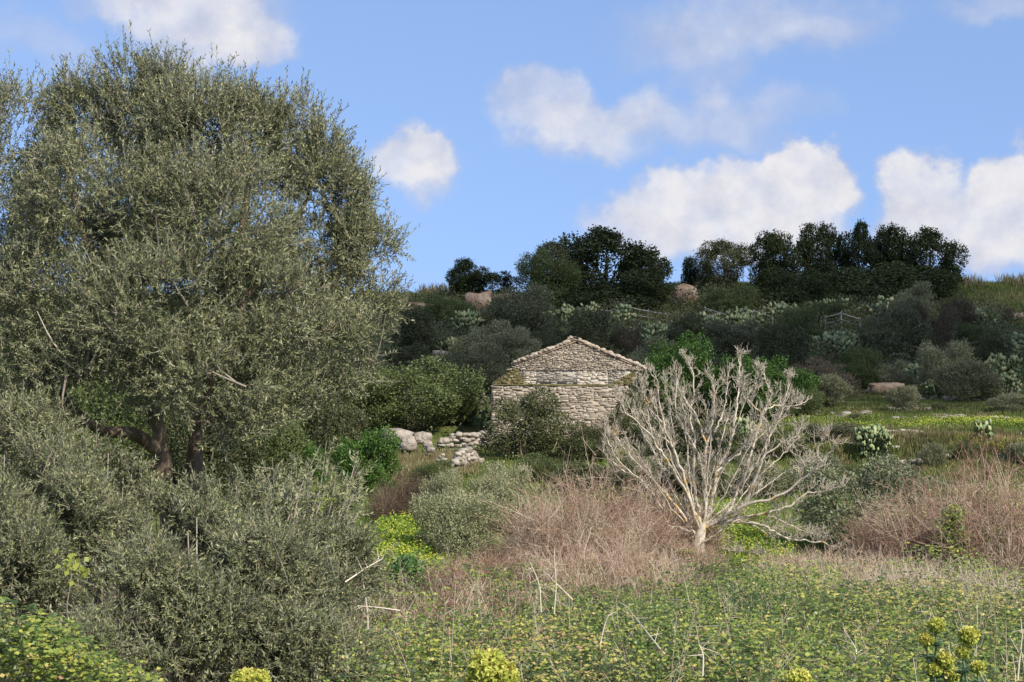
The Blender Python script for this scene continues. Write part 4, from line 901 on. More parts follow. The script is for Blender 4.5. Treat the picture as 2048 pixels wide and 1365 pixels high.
# upper wall set back, patched with lime render
uy = HD + .38
mb = MB(); prism(mb, [(rx0, zl+.0), (rx1-.25, zl+.0), (rx1-.05, zer-.03), (rx0+.03, ze-.03)], uy, uy+5.0); mb.build('upper_wall', M['greyplaster'], house, hl)
rwall = lambda z: HX(1230)+(z-zl)*.9
for a_, b_ in ((1050, 1073), (1154, 1217)):
    mb = MB(); stones(mb, lambda z: HX(a_), lambda z: HX(b_), HZ(769.5), HZ(736), uy, .05, .10, .08, .32, .03, gap=.002, vmean=.85); mb.build('cream_stones', M['stone'], house, hl)
for a_, b_ in ((1046, 1050), (1073, 1154), (1217, None)):
    mb = MB(); stones(mb, lambda z: HX(a_), (lambda z: HX(b_)) if b_ else rwall, HZ(769.5), HZ(736), uy, .05, .10, .08, .30, .025, gap=.006, vmean=.32, hole=lambda x, z: hr.random() < (.4 if a_ == 1073 else .1))
    if mb.n: mb.build('grey_stones', M['wallstone'], house, hl)
# gable of small rubble under the roof
mb = MB(); prism(mb, [(rx0-.05, ze), (rx1-.02, zer), (xp, zp-.06)], uy-.03, uy+5.0); mb.build('gable_core', M['mortar'], house, hl)
mb = MB()
L0_ = lambda z: rx0+.02 + (z-ze)/(zp-ze)*(xp-rx0)
R0_ = lambda z: rx1-.02 - (z-zer)/(zp-zer)*(rx1-xp)
stones(mb, L0_, R0_, HZ(741), zp-.08, uy-.03, .04, .085, .06, .22, .04, gap=.004, vmean=.40)
mb.build('gable_wall', M['stone'], house, hl)
# roof: two slopes with barrel tiles
mb = MB()
for xa, za, xb, zb in ((rx0-.12, ze-.02, xp, zp), (rx1+.22, zer-.1, xp, zp)):
    prism(mb, [(xa, za), (xb, zb), (xb, zb+.05), (xa, za+.05)] if xa < xb else [(xb, zb), (xa, za), (xa, za+.05), (xb, zb+.05)], uy-.075, uy+5.4, .3)
mb.build('roof', M['tile'], house, hl); roof = [o_ for o_ in bpy.data.objects if o_.name.startswith('roof') and o_.parent == house][0]
mb = MB()
for xa, za, xb, zb in ((rx0-.16, ze-.0, xp, zp+.03), (rx1+.26, zer-.10, xp, zp+.03)):
    sdir = np.array([xb-xa, 0, zb-za]); Ls = np.linalg.norm(sdir); sdir = sdir/Ls; nrow = int(Ls/.28); up = np.array([-sdir[2], 0, sdir[0]])*(1 if sdir[0] > 0 else -1)
    for c in range(24):
        y = uy - .04 + c*.23
        for r_i in range(nrow+1):
            if hr.random() < (.3 if c == 0 else .05): continue
            p0 = np.array([xa, y, za]) + sdir*(r_i*.28) + up*(.085 + hr.normal()*.006); th = np.linspace(0, PI, 6)
            pa = p0 + hr.normal(size=3)*(.03 if c == 0 else .01); pb = pa + sdir*.34 + up*.02
            ra, rb = (.07, .06) if c == 0 else (.10, .085); V = []
            for pc, rr in ((pa, ra), (pb, rb)):
                for t_ in th: V.append(pc + np.array([0, 1, 0])*math.cos(t_)*rr + up*math.sin(t_)*rr*.7 - up*.02)
            for pc, rr in ((pa, ra-.018), (pb, rb-.018)):
                for t_ in th: V.append(pc + np.array([0, 1, 0])*math.cos(t_)*rr + up*math.sin(t_)*rr*.7 - up*.02)
            F_ = []
            for k in range(5): F_ += [k, k+1, 7+k, 6+k, 12+k, 18+k, 19+k, 13+k, k, 12+k, 13+k, k+1]
            mb.add(V, 4, F_, float(hr.random()))
for c in range(20):   # ridge
    p0 = np.array([xp, uy-.15+c*.3, zp+.12]); th = np.linspace(-.3, PI+.3, 8); V = []
    for yy in (0, .36):
        for t_ in th: V.append(p0 + np.array([math.cos(t_)*.13, yy, math.sin(t_)*.1 + yy*.05]))
    F_ = []
    for k in range(7): F_ += [k, k+1, 9+k, 8+k]
    mb.add(V, 4, F_, float(hr.random()))
# loose stones along the verge keep the tiles down
for k in range(120):
    t_ = hr.random(); sgn = hr.random() < .5; a = (rx0-.05, ze+.08) if sgn else (rx1+.12, zer)
    x = a[0]*(1-t_)+xp*t_; z = a[1]*(1-t_)+(zp+.08)*t_; s = hr.uniform(.05, .11)
    ellipsoid(mb, (x, uy-.08+hr.uniform(0, .15), z+s*.6), (s*1.4, s, s*.8), 7, 5, .12, float(hr.uniform(.5, 1)), k=k % 5)
mb.build('tiles', M['tile'], roof, hl)

# ------------------------------------------------------------------ rocks, walls
def rock(name, label, cat, px, py, rx, ry, d, mat='rock', k=0, group=None, flat=.8, rz=0):
    c = W(px, py, d); s = d/F; mb = MB(); R_ = [[math.cos(rz), -math.sin(rz), 0], [math.sin(rz), math.cos(rz), 0], [0, 0, 1]]
    ellipsoid(mb, (0, 0, 0), (rx*s, rx*s*flat, ry*s), 9, 6, .10, R=R_, k=k, rj=.17)
    V = mb.V[0]; q = nrm(V); # chisel facets
    V2 = V*(1+.07*np.sign(wav(V[:, 0]*3, V[:, 2]*4+V[:, 1]*2, 2.4, k))[:, None]); mb.V[0] = V2 + c
    o = mb.build(name, M[mat], None); me = o.data; n_ = len(V)
    me.transform(__import__('mathutils').Matrix.Translation(-Vector(c))); o.location = tuple(c)
    tag(o, label, cat, group)
BO = 'pale boulders below the stone wall'
rock('boulder', 'large angular pale boulder at the left end of the wall', 'rock', 796, 878, 34, 17, 66, k=1, group=BO)
rock('boulder', 'tilted pale slab leaning right of the large boulder', 'rock', 816, 888, 16, 14, 65, k=2, group=BO)
rock('boulder', 'low flat pale rock left of the large boulder', 'rock', 768, 868, 22, 6, 67, k=3, group=BO)
rock('boulder', 'middle-sized stone between the boulders and the wall', 'rock', 846, 876, 17, 11, 66.5, k=4, group=BO)
rock('boulder', 'squarish stone below the middle-sized one', 'rock', 856, 890, 10, 8, 65, k=5, group=BO)
rock('boulder', 'small stone lowest on the grass slope', 'rock', 862, 900, 9, 5, 63.5, k=0, group=BO)
rock('boulder', 'small pinkish stone under the left end of the dry wall', 'rock', 888, 882, 14, 6, 66, k=2, group=BO)
rock('boulder', 'single light stone right under the dry wall', 'rock', 934, 892, 6, 5, 65, k=3, group=BO)
rock('boulder', 'white boulder on the grassy crest at far right', 'rock', 1983, 615, 12, 7, 122, k=1)
rock('rock_ledge', 'reddish layered rock ledge under the crest left of the grey-green dome', 'rock', 958, 606, 28, 20, 118, 'rockred', 3)
rock('rock_ledge', 'long flat sunlit rock shelf above the layered ledge', 'rock', 988, 597, 44, 9, 122, 'rockred', 4)
rock('rock_ledge', 'pinkish rock band on the slope beside the big olive crown', 'rock', 840, 617, 36, 11, 121, 'rockred', 1)
rock('rock_ledge', 'broken orange rock face between the crest trees above the fence', 'rock', 1368, 592, 24, 20, 122, 'rockred', 2)
rock('rock_ledge', 'bare orange soil bank at the far right border under the crest', 'rock', 2036, 638, 26, 12, 116, 'rockred', 0)
rock('rock_ledge', 'orange soil bank above the terraced field', 'rock', 1768, 778, 34, 11, 88, 'rockred', 4)
def rubble_wall(name, label, pts_, n, sz, d0, h, thick, seed, cat='wall'):
    r = np.random.default_rng(seed); P = [W(a, b_, c_) for a, b_, c_ in pts_]; P = np.array(P); root_loc = P[0].copy(); mb = MB()
    P[:, 2] = ground(P[:, 0], P[:, 1]); seg = np.linalg.norm(np.diff(P[:, :2], axis=0), axis=1); tot = seg.sum(); cs = np.concatenate([[0], np.cumsum(seg)])
    rows = int(h/(sz*1.25)); 
    for row in range(rows+1):
        s = r.uniform(0, sz)
        while s < tot:
            x = np.interp(s, cs, P[:, 0]); y = np.interp(s, cs, P[:, 1]); e = 1 - .55*abs(2*s/tot-1)**3 - .12*wav(s, 0., 2.5, seed % 5)
            if row*sz*1.25 < h*e:
                for lay in (0, 1):
                    q = sz*r.uniform(.65, 1.25); ellipsoid(mb, (x+r.normal()*.03, y+(lay-.5)*thick+r.normal()*.05, float(ground(x, y)) + row*sz*1.25+sz*.4+r.normal()*.03), (q*1.1, q*.8, q*r.uniform(.45, .75)), 6, 4, .1, float(r.random()), k=r.integers(0, 5), rj=.3)
            s += sz*r.uniform(1.4, 2.1)
    o = mb.build(name, M['wallstone'], None); b0 = Vector((float(P[0, 0]), float(P[0, 1]), float(P[0, 2])))
    o.data.transform(__import__('mathutils').Matrix.Translation(-b0)); o.location = b0; tag(o, label, cat)
rubble_wall('dry_stone_wall', 'dry stone wall left of the house, behind the big dark grey bush', [(882, 868, 67.5), (925, 866, 67.8), (975, 862, 68.5), (1005, 860, 69)], 0, .14, 67, .68, .35, 21)
rubble_wall('stone_heap', 'loose heap of pale stones sloping up to the dark bush', [(905, 940, 58), (930, 930, 59.5), (958, 925, 61)], 0, .12, 60, .6, .5, 22, 'heap')
rubble_wall('stone_heap', 'small pile of grey stones left of the sloping heap', [(872, 925, 60), (890, 924, 60.2)], 0, .11, 60, .42, .4, 23, 'heap')
rubble_wall('stone_heap', 'scattered low terrace stones right of the lone prickly pear', [(1765, 884, 63), (1810, 880, 63.5), (1850, 884, 63)], 0, .12, 60, .22, .3, 24, 'heap')
rubble_wall('stone_heap', 'pale stones at the foot of the brown bank', [(1770, 922, 59.5), (1830, 922, 59.5), (1865, 922, 59.8)], 0, .12, 60, .16, .3, 25, 'heap')
rubble_wall('stone_heap', 'fallen brown stones under the left prickly pear', [(862, 735, 96), (900, 733, 97)], 0, .22, 96, .8, 1.2, 26, 'heap')

# ------------------------------------------------------------------ post and rail fence on the hill
def fence(label, nodes):
    P = [W(a, b_, c_) for a, b_, c_ in nodes]; loc = P[0].copy(); loc[2] = float(ground(loc[0], loc[1]))
    root = thing('rail_fence', label, 'fence', loc, group='weathered rail fence along the prickly pears')
    for p_ in P:
        mb = MB(); g = float(ground(p_[0], p_[1])); tube(mb, [(p_[0], p_[1], g-.1), (p_[0], p_[1], p_[2]+.08)], .055, 6); mb.add([(p_[0], p_[1], p_[2]+.1)]*3, 3, [0, 1, 2], .5)
        mb.build('post', M['wood'], root, loc)
    for dz in (0, -.42):
        for a, b_ in zip(P[:-1], P[1:]):
            mb = MB(); tube(mb, [a+[0, -.05, dz-.03], (a+b_)/2+[0, -.05, dz-.05], b_+[0, -.05, dz-.03]], .045, 6); mb.build('rail', M['wood'], root, loc)
fence('pale rail fence bending in peaks below the big crest group', [(1135, 622, 114), (1174, 613, 113), (1214, 622, 114.5), (1258, 614, 113), (1296, 622, 114), (1334, 628, 114)])
fence('pale rail fence dipping and rising among prickly pears in the centre right', [(1410, 616, 114), (1462, 632, 111), (1508, 622, 112.5), (1545, 634, 111)])
fence('short pale rail fence above the widest prickly pear patch', [(1650, 634, 112), (1682, 626, 111.5), (1720, 638, 112)])
fence('two short pale gate posts with one rail at the right slope', [(1893, 668, 108), (1907, 664, 107), (1915, 661, 107)])

# ------------------------------------------------------------------ ground cover (stuff)
def scatter(n, d0, d1, xl, xr, power=1.0):
    """ground points in a wedge: x limits are slopes x/y"""
    y = d0 + (d1-d0)*rng.random(n)**power; x = y*(xl + (xr-xl)*rng.random(n)); return x, y
def stuff(mb, name, mat, label=None): return tag(mb.build(name, M[mat]), label, None, None, 'stuff')

# brambles: mounded blanket of leaves with canes
def bram_h(x, y):
    base = .50 + .2*wav(x, y, 2.6, 1) + .15*wav(x, y, 1.1, 2)
    edge = np.clip((27.5 + 2.2*wav(x, y*0, 7, 3) + np.clip(x-2, 0, 5)*.3 - y)/5, 0, 1)
    return np.clip(base, .12, 1.45)*(.35+.65*edge) , edge
EDGE_PX = [0, 300, 700, 750, 900, 1050, 1150, 1250, 1400, 1600, 1750, 1900, 2048]
EDGE_D = [10.2, 10.4, 17, 18.5, 19.5, 18.8, 20.5, 23.5, 26.5, 26.5, 21.5, 23.5, 21.5]
def px_of(x, y): return 1024 + x/y*F
def bram_ok(x, y, slack=0.):
    px = px_of(x, y); return (y < np.interp(px, EDGE_PX, EDGE_D) + slack) & ~((px < 690) & (y > 11.6-.0*y) & (px < 690)) & ((px > 560) | (y < 10.6))
mb = MB(); tw = MB()
nm_ = 1750; cx_, cy_ = scatter(nm_, 7.0, 29.5, -.34, .36, .62)
okm = (bram_ok(cx_, cy_, rng.normal(size=nm_)*1.5) | ((rng.random(nm_) < .16) & (cy_ > 16) & (px_of(cx_, cy_) > 720))) & ((px_of(cx_, cy_) > 560) | (cx_ < -2.0)); okm &= (wav(cx_, cy_*.6, 1.9, 3) + rng.normal(size=nm_)*.3 > -.3); cx_, cy_ = cx_[okm], cy_[okm]; nm_ = len(cx_)
tone = np.clip(.36 + .18*wav(cx_, cy_, 4, 2) + rng.normal(size=nm_)*.21, .02, .85); size = rng.uniform(.22, .85, nm_)*(1+.015*(cy_-10)); hgt = size*rng.uniform(.5, .9, nm_)*np.where(cy_ > 19, .75, 1)
lowx = np.full(nm_, np.nan)      # mounds heaped up in the near left corner
for _ in range(90):
    qx = rng.uniform(-30, 270); qy = 1232 + max(qx, 0)/270*140 + rng.uniform(0, 1)**1.3*170; q = W(qx, qy, rng.uniform(9.3, 10.3)); cx_ = np.append(cx_, q[0]); cy_ = np.append(cy_, q[1]); lowx = np.append(lowx, q[2])
    tone = np.append(tone, np.clip(.45+rng.normal()*.13, .1, .8)); size = np.append(size, rng.uniform(.16, .28)); hgt = np.append(hgt, .16)
nm_ = len(cx_)
MC = []
for k in range(nm_):
    n = int(120*(size[k]/.4)**2*np.clip(1.25-.028*cy_[k], .5, 1)); u = nrm(rng.normal(size=(n, 3))); u[:, 2] = np.abs(u[:, 2])*1.0 - .15
    lift = -.05+.42*rng.random() if np.isnan(lowx[k]) else lowx[k] - float(ground(cx_[k], cy_[k]))
    P = np.array([cx_[k], cy_[k], float(ground(cx_[k], cy_[k]))+lift]) + u*np.array([size[k], size[k], hgt[k]])*rng.uniform(.78, 1.05, n)[:, None]*(1+.18*wav(u[:, 0]*3+k, u[:, 1]*3+u[:, 2]*2, 2.1, k % 4))[:, None]
    hd = rng.uniform(0, 2*PI, n); dirs = np.stack([np.cos(hd), np.sin(hd), rng.uniform(-.5, .3, n)], -1); up = nrm(u*.8 + rng.normal(size=(n, 3))*.45 + np.array([.1, -.15, .45]))
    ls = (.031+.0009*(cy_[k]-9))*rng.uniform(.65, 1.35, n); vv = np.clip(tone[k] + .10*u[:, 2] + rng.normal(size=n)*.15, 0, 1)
    MC.append((P, dirs, up, ls, vv))
P, dirs, up, ls, vv = (np.concatenate([m_[q] for m_ in MC]) for q in range(5)); n = len(P)
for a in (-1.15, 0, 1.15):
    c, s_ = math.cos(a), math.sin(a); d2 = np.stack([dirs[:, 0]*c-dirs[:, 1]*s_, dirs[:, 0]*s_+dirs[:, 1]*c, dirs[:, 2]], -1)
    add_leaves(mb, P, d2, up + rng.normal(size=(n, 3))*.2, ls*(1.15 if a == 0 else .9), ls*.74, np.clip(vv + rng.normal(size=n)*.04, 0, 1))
print('BRAMBLE', nm_, n)
# young shoots standing above the blanket
n = 2600; x, y = scatter(n, 7.5, 28, -.1, .36, .75); h, e = bram_h(x, y); P = np.stack([x, y, ground(x, y)+h*.85], -1)
k = bram_ok(x, y); P = P[k]; P[:, 2] += .05; n = len(P)
sprigs(mb, P, rng.normal(size=(n, 3))*.5+[0, -.1, .8], rng.uniform(.12, .32, n), 10, .03, .022, np.clip(.42+rng.normal(size=n)*.15, 0, 1), None, 1.0)
stuff(mb, 'brambles', 'bramble')
# under-carpet of stems and shade leaves so that no bare ground shows
n = 26000; x, y = scatter(n, 6.5, 33, -.34, .36, .7); h, e = bram_h(x, y); g = ground(x, y)
P0 = np.stack([x, y, g + h*.25*rng.random(n)], -1); D = nrm(rng.normal(size=(n, 3)) + np.array([0, 0, .6])); ln = rng.uniform(.25, .7, n)[:, None]
twigs(tw, P0, P0+D*ln*.5+[0, 0, .03], P0+D*ln + rng.normal(size=(n, 3))*.05, .004, .002, rng.random(n)); stuff(tw, 'bramble_canes', 'darkcane')
# pale dry stalks standing out of the brambles
tw = MB(); n = 2500; x, y = scatter(n, 9, 33, -.1, .36, .8); k = (wav(x, y, 3, 4)+.05*(y-17)+rng.normal(size=n)*.3 > .3) | ((wav(x, y*.6, 1.9, 3) < -.35) & (rng.random(n) < .8)); x, y = x[k], y[k]; n = len(x); h, e = bram_h(x, y)
P0 = np.stack([x, y, ground(x, y)], -1); D = nrm(np.stack([rng.normal(size=n)*.3, rng.normal(size=n)*.3, np.ones(n)], -1)); ln = (h+rng.uniform(.0, .45, n))[:, None]
E = P0+D*ln+rng.normal(size=(n, 3))*.06; twigs(tw, P0, P0+D*ln*.5, E, .0035, .002, rng.random(n))
kk = np.repeat(np.arange(n), 5); s = rng.uniform(.5, 1, len(kk))[:, None]; st = P0[kk]+(E-P0)[kk]*s; d2 = nrm(D[kk]*.6+rng.normal(size=(len(kk), 3))*.6)*rng.uniform(.06, .22, len(kk))[:, None]
twigs(tw, st, st+d2*.5, st+d2, .0025, .0012, rng.random(len(kk)))
stuff(tw, 'dry_stalks', 'straw')
# long arching bare canes one can single out
tw = MB()
for q in ([(1082, 1225, 14), (1078, 1170, 14), (1060, 1125, 14)], [(1108, 1228, 14.2), (1112, 1170, 14.2), (1108, 1115, 14.2)], [(1200, 1290, 12.5), (1212, 1240, 12.5), (1222, 1225, 12.5)],
          [(1330, 1310, 12), (1290, 1260, 12.4), (1255, 1215, 13)], [(1405, 1352, 10), (1406, 1310, 10), (1398, 1290, 10)], [(1706, 1330, 11.5), (1712, 1300, 11.5), (1690, 1265, 12)],
          [(2035, 1360, 10), (2040, 1310, 10), (2046, 1260, 10)], [(1145, 1200, 15), (1110, 1165, 15), (1085, 1140, 15.5)], [(800, 1222, 13), (760, 1216, 13), (715, 1212, 13)],
          [(690, 1165, 13.2), (735, 1135, 13.4), (765, 1118, 13.6)]):
    c_ = curve_pts([W(*a) for a in q], 8); tube(tw, c_, np.linspace(.007, .003, len(c_)), 4, var=.9)
    st = c_[2:]; d2 = nrm(rng.normal(size=st.shape)+np.array([0, 0, .4]))*.12; twigs(tw, st, st+d2*.5, st+d2, .003, .0015, .8)
stuff(tw, 'bare_canes', 'straw')

# grass, drier or fresher by place
def blades(mb, x, y, hgt, wid, var, lean=.35):
    n = len(x); P = np.stack([x, y, ground(x, y)-.01], -1); D = np.stack([rng.normal(size=n)*lean, rng.normal(size=n)*lean, np.ones(n)], -1)
    add_leaves(mb, P, D, rng.normal(size=(n, 3))+np.array([0, -.6, 0]), hgt*rng.uniform(.6, 1.3, n), wid, var)
mb = MB(); x, y = scatter(90000, 31, 73, -.14, .34, 1.15); k = wav(x, y, 9, 2)+rng.normal(size=len(x))*.5 > -.55; x, y = x[k], y[k]
blades(mb, x, y, .20, .022, np.clip(.45+.2*wav(x, y, 6, 1)+rng.normal(size=len(x))*.15, 0, 1)); stuff(mb, 'grass', 'grass')
mb = MB()
x, y = scatter(70000, 66, 94, .10, .34); bare = wav(x, y, 7, 4) + .5*wav(x, y, 2.4, 1); k = bare < .1; x, y = x[k], y[k]
blades(mb, x, y, .2, .035, np.clip(.35+.2*wav(x, y, 5, 3)+rng.normal(size=len(x))*.15, 0, 1))
x, y = scatter(60000, 112, 133, -.09, .36); blades(mb, x, y, .38, .05, np.clip(.45+.25*wav(x, y, 7, 1)+rng.normal(size=len(x))*.15, 0, 1))
x, y = scatter(26000, 55, 66, .16, .34); kk = wav(x, y, 3.2, 5) < .35; blades(mb, x[kk], y[kk], .28, .035, np.clip(.4+.3*wav(x[kk], y[kk], 3, 3)+rng.normal(size=kk.sum())*.15, 0, 1))
stuff(mb, 'meadow_grass', 'meadow')
# reddish-dry tufts and small stones break up the field
mb = MB(); x, y = scatter(26000, 64, 95, .10, .34); kk = wav(x, y, 6, 1)+.6*wav(x, y, 2, 2) > .15; x, y = x[kk], y[kk]; blades(mb, x, y, .16, .05, np.clip(.3+rng.normal(size=len(x))*.25, 0, 1), .6); stuff(mb, 'dry_field_grass', 'drygrass')
mb = MB(); x, y = scatter(1500, 57, 92, .15, .34); kk = wav(x, y, 6, 3)+.5*wav(x, y, 2.5, 4) > .35; x, y = x[kk], y[kk]
for a_, b_ in zip(x, y): q = rng.uniform(.05, .2); ellipsoid(mb, (a_, b_, float(ground(a_, b_))+q*.1), (q*1.3, q, q*.5), 6, 4, .1, float(rng.random()), rj=.25)
stuff(mb, 'field_stones', 'wallstone')
# reddish-dry grass on the terrace bank and left slope
mb = MB(); x, y = scatter(26000, 56, 64, .19, .33); kk = wav(x, y, 3.2, 5) > -.1; x, y = x[kk], y[kk]; blades(mb, x, y, .34, .03, np.clip(.35+.35*wav(x, y, 3, 2)+rng.normal(size=len(x))*.2, 0, 1))
x, y = scatter(16000, 56, 66, -.075, -.02); blades(mb, x, y, .3, .03, np.clip(.5+rng.normal(size=len(x))*.2, 0, 1)); stuff(mb, 'dry_grass', 'drygrass')
# oxalis patches: fresh leaves and yellow flowers
def ox(mbg, mby, cx, cy, d, rx, rd, n, fy, h=.22):
    c = W(cx, cy, d); a = rng.uniform(0, 2*PI, n); q = np.sqrt(rng.random(n)); x = c[0]+np.cos(a)*q*rx*(1+.2*wav(np.cos(a)*3, np.sin(a)*3, 3)); y = d+np.sin(a)*q*rd
    P = np.stack([x, y, ground(x, y)+h*rng.random(n)], -1)
    add_leaves(mbg, P, rng.normal(size=P.shape)*np.array([1, 1, .6]), rng.normal(size=P.shape)*.7+np.array([0, -.3, 1]), .07, .05, np.clip(.5+rng.normal(size=n)*.25, 0, 1))
    k = (rng.random(n) < fy*(.6+.8*(wav(x, y, 1.6, 1) > 0))); Q = P[k]; Q[:, 2] = ground(Q[:, 0], Q[:, 1])+h*rng.uniform(.8, 1.35, len(Q))
    add_leaves(mby, Q, rng.normal(size=Q.shape)*np.array([1, 1, .3]), np.array([0, -.5, 1])+rng.normal(size=Q.shape)*.4, .034, .03, rng.random(len(Q)))
g_, y_ = MB(), MB()
ox(g_, y_, 792, 1095, 37, .72, 5, 13000, .09, .35); ox(g_, y_, 765, 1130, 33, .45, 2, 4500, .06, .3); ox(g_, y_, 850, 1120, 34, .45, 2, 4000, .05)
ox(g_, y_, 1470, 1080, 39, 1.1, 4, 9000, .10, .2); ox(g_, y_, 1540, 1110, 36, .6, 2, 3000, .05, .2); ox(g_, y_, 1100, 1025, 45, .6, 2.5, 3000, .04)
ox(g_, y_, 1450, 1040, 46, 1.0, 3, 3500, .08); ox(g_, y_, 660, 960, 48, .9, 3, 4500, .05)
ox(g_, y_, 1800, 852, 69.5, 4.6, .8, 2600, .13, .2); ox(g_, y_, 1985, 856, 68, 3.4, 1.0, 3800, .3, .22); ox(g_, y_, 1640, 845, 72, 2.2, 1.2, 1500, .14); ox(g_, y_, 1900, 925, 57.5, 3.5, 1.2, 1200, .1)
ox(g_, y_, 1660, 935, 57, 2.6, 1.4, 1600, .1); ox(g_, y_, 2010, 900, 62, 1.6, 1.0, 2500, .3)
stuff(g_, 'clover_leaves', 'freshgrass'); stuff(y_, 'yellow_flowers', 'yellow')

# undergrowth that knits the hillside bushes together
def under(mat, name, n, d0, d1, xl, xr, hmax, L0, W0, seed, thr=-.3, mask=None):
    mb = MB(); x, y = scatter(n, d0, d1, xl, xr, .9); c = wav(x, y, 5.5, seed) + .6*wav(x, y, 2.3, seed+1); k = c > thr
    if mask is not None: k &= mask(x, y)
    x, y, c = x[k], y[k], c[k]; n = len(x); h = hmax*np.clip(.35+.4*(c-thr), .15, 1.1)
    P = np.stack([x, y, ground(x, y) + h*rng.random(n)**.6], -1)
    add_leaves(mb, P, rng.normal(size=(n, 3))*.7+np.array([0, 0, .5]), rng.normal(size=(n, 3))*.6+np.array([0, -.5, .6]), L0*rng.uniform(.7, 1.3, n), W0*rng.uniform(.8, 1.3, n), np.clip(.4+.12*c+rng.normal(size=n)*.15, 0, 1))
    stuff(mb, name, mat)
def slope_mask(x, y):   # the hillside, not the terraced field at right
    return (y > 93+1.5*wav(x, y, 8)) | ((x < 9.5) & (y > 72))
under('dark', 'undergrowth', 120000, 72, 126, -.12, .36, 1.5, .17, .10, 1, -.35, lambda x, y: slope_mask(x, y) & ((y < 119) | (x < 30)))
under('olive_far', 'grey_undergrowth', 60000, 74, 118, -.12, .36, 1.3, .18, .05, 3, .05, slope_mask)
under('brown', 'brown_undergrowth', 36000, 76, 124, -.12, .36, 1.1, .18, .05, 2, .3, slope_mask)
under('green', 'low_green_scrub', 22000, 44, 68, -.16, .10, .5, .09, .04, 2, .1)

# crest weeds against the sky
mb = MB(); x, y = scatter(9000, 128, 134, -.085, .36); k = wav(x, y*0, 4, 2) > .1; x, y = x[k], y[k]; blades(mb, x, y, .9, .05, rng.random(len(x)), .25); stuff(mb, 'crest_weeds', 'drygrass')

# ------------------------------------------------------------------ spurge plants in the foreground
def spurge(label, px, py, d, heads, seed):
    r = np.random.default_rng(seed); c = W(px, py, d); g = float(ground(c[0], c[1])); root = thing('spurge_plant', label, 'plant', (c[0], c[1], g), group='flowering spurge plants in the brambles')
    lm, sm = MB(), MB()
    for (hx, hy, rr) in heads:
        hc = W(hx, hy, d); rad = rr/F*d; base = np.array([c[0]+(hc[0]-c[0])*.3, c[1]+r.normal()*.05, g])
        stem = curve_pts([base, base*.4+hc*.6+r.normal(size=3)*.02, hc-[0, 0, rad*.5]], 8); tube(sm, stem, .007, 5)
        n = 170; s = r.uniform(.3, 1, n)**.6; P = stem[(s*(len(stem)-1)).astype(int)]+r.normal(size=(n, 3))*.01; a = r.uniform(0, 2*PI, n)
        add_leaves(lm, P, np.stack([np.cos(a), np.sin(a), np.full(n, .25)], -1), np.tile([0, 0, 1.], (n, 1))+r.normal(size=(n, 3))*.3, .055, .011, r.random(n))
        hm = MB(); n = int(150 + 5.5*rr); u = nrm(r.normal(size=(n, 3))+[0, -.1, .25]); P = hc + u*np.array([rad, rad, rad*.85])*(r.uniform(.72, 1.06, n)*(1+.12*wav(u[:, 0]*2, u[:, 2]*2, 1.2, seed % 4)))[:, None]
        for k in range(3): add_leaves(hm, P, nrm(u*.4 + r.normal(size=(n, 3))*.8), u+r.normal(size=(n, 3))*.35, .024, .02, np.clip(r.random(n)*.6+.25*u[:, 2]+.15, 0, 1))
        hm.build('flower_head', M['spurge'], root, (c[0], c[1], g))
    lm.build('leaves', M['spurgeleaf'], root, (c[0], c[1], g)); sm.build('stem', M['spurgeleaf'], root, (c[0], c[1], g))
spurge('spurge with one big yellow flower head at the bottom centre', 980, 1350, 7.6, [(975, 1336, 36), (1008, 1352, 26), (958, 1362, 24)], 1)
spurge('spurge with a yellow head just peeping over the bottom border, left of centre', 500, 1360, 7.6, [(490, 1364, 24), (515, 1360, 20)], 2)
spurge('tall spurge with a rounded yellow-green head at the lower right', 1938, 1340, 9.5, [(1938, 1272, 17), (1925, 1305, 10), (1955, 1335, 9)], 3)
spurge('spurge with clustered greenish heads, left neighbour of the tall one', 1885, 1345, 9.8, [(1872, 1252, 13), (1852, 1280, 11), (1890, 1322, 14), (1868, 1340, 11), (1903, 1350, 12)], 4)
spurge('low spurge with a half-hidden yellow head at the lower right border', 1600, 1362, 9.0, [(1598, 1362, 22)], 5)

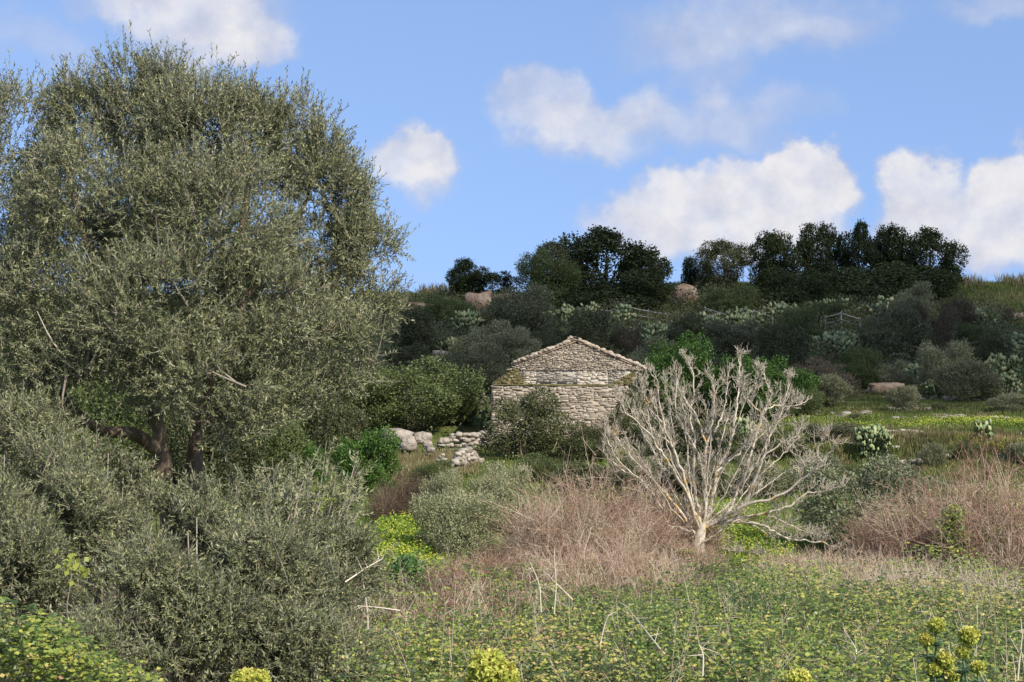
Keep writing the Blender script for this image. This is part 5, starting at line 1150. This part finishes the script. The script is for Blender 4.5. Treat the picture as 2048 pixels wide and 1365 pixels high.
c = W(1905, 1110, 31.5); c[2] = ground(c[0], c[1]); root = thing('green_creeper', 'yellow-green leafy creeper climbing the rusty thicket at right', 'plant', c)
mb = MB(); tb = MB()
for (qx, qy, rr) in ((1908, 1030, 22), (1895, 1060, 30), (1915, 1085, 34), (1890, 1110, 36), (1985, 1085, 26), (1965, 1110, 30), (1930, 1125, 40)):
    q = W(qx, qy, 31.5); n = 420; u = nrm(rng.normal(size=(n, 3))); P = q + u*rr/F*31.5*rng.uniform(.4, 1.1, n)[:, None]
    add_leaves(mb, P, rng.normal(size=P.shape), rng.normal(size=P.shape)*.5+[0, -.5, .9], .055, .045, np.clip(.5+rng.normal(size=n)*.2, 0, 1))
    tube(tb, curve_pts([c, c*.5+q*.5+[.05, 0, 0], q], 6), .006, 4)
mb.build('leaves', M['bramble'], root, c); tb.build('stem', M['redtwig'], root, c)
# creeper tuft with bright leaves hanging in the left olive bush
c = W(148, 1130, 12.4); root = thing('vine_sprig', 'small sprig of bright yellow-green vine leaves in the left olive bush', 'vine', c)
mb = MB(); n = 40; P = c + rng.normal(size=(n, 3))*np.array([.06, .05, .06]); add_leaves(mb, P, rng.normal(size=P.shape)+[0, 0, -.6], rng.normal(size=P.shape)*.5+[0, -1, .5], .05, .045, np.full(n, .62)); mb.build('leaves', M['bramble'], root, c)
mb = MB(); tube(mb, [c-[0, -.05, .9], c-[.05, 0, .3], c+[0, 0, .05]], .004, 4); mb.build('stem', M['twig'], root, c)
c = W(812, 1150, 27); c[2] = ground(c[0], c[1]); root = thing('ivy_clump', 'glossy dark green broad-leaved clump below the yellow flower patch', 'plant', c)
mb = MB(); n = 700; P = c + nrm(rng.normal(size=(n, 3)))*np.array([.28, .3, .3])*rng.uniform(.6, 1, n)[:, None] + [0, 0, .45]; add_leaves(mb, P, rng.normal(size=P.shape), rng.normal(size=P.shape)*.4+[0, -.4, 1], .07, .06, rng.random(n)); mb.build('leaves', M['ivy'], root, c)
tot = sum(len(o_.data.polygons) for o_ in bpy.data.objects if o_.type == 'MESH'); print('FACES', tot, 'OBJ', len(bpy.data.objects))
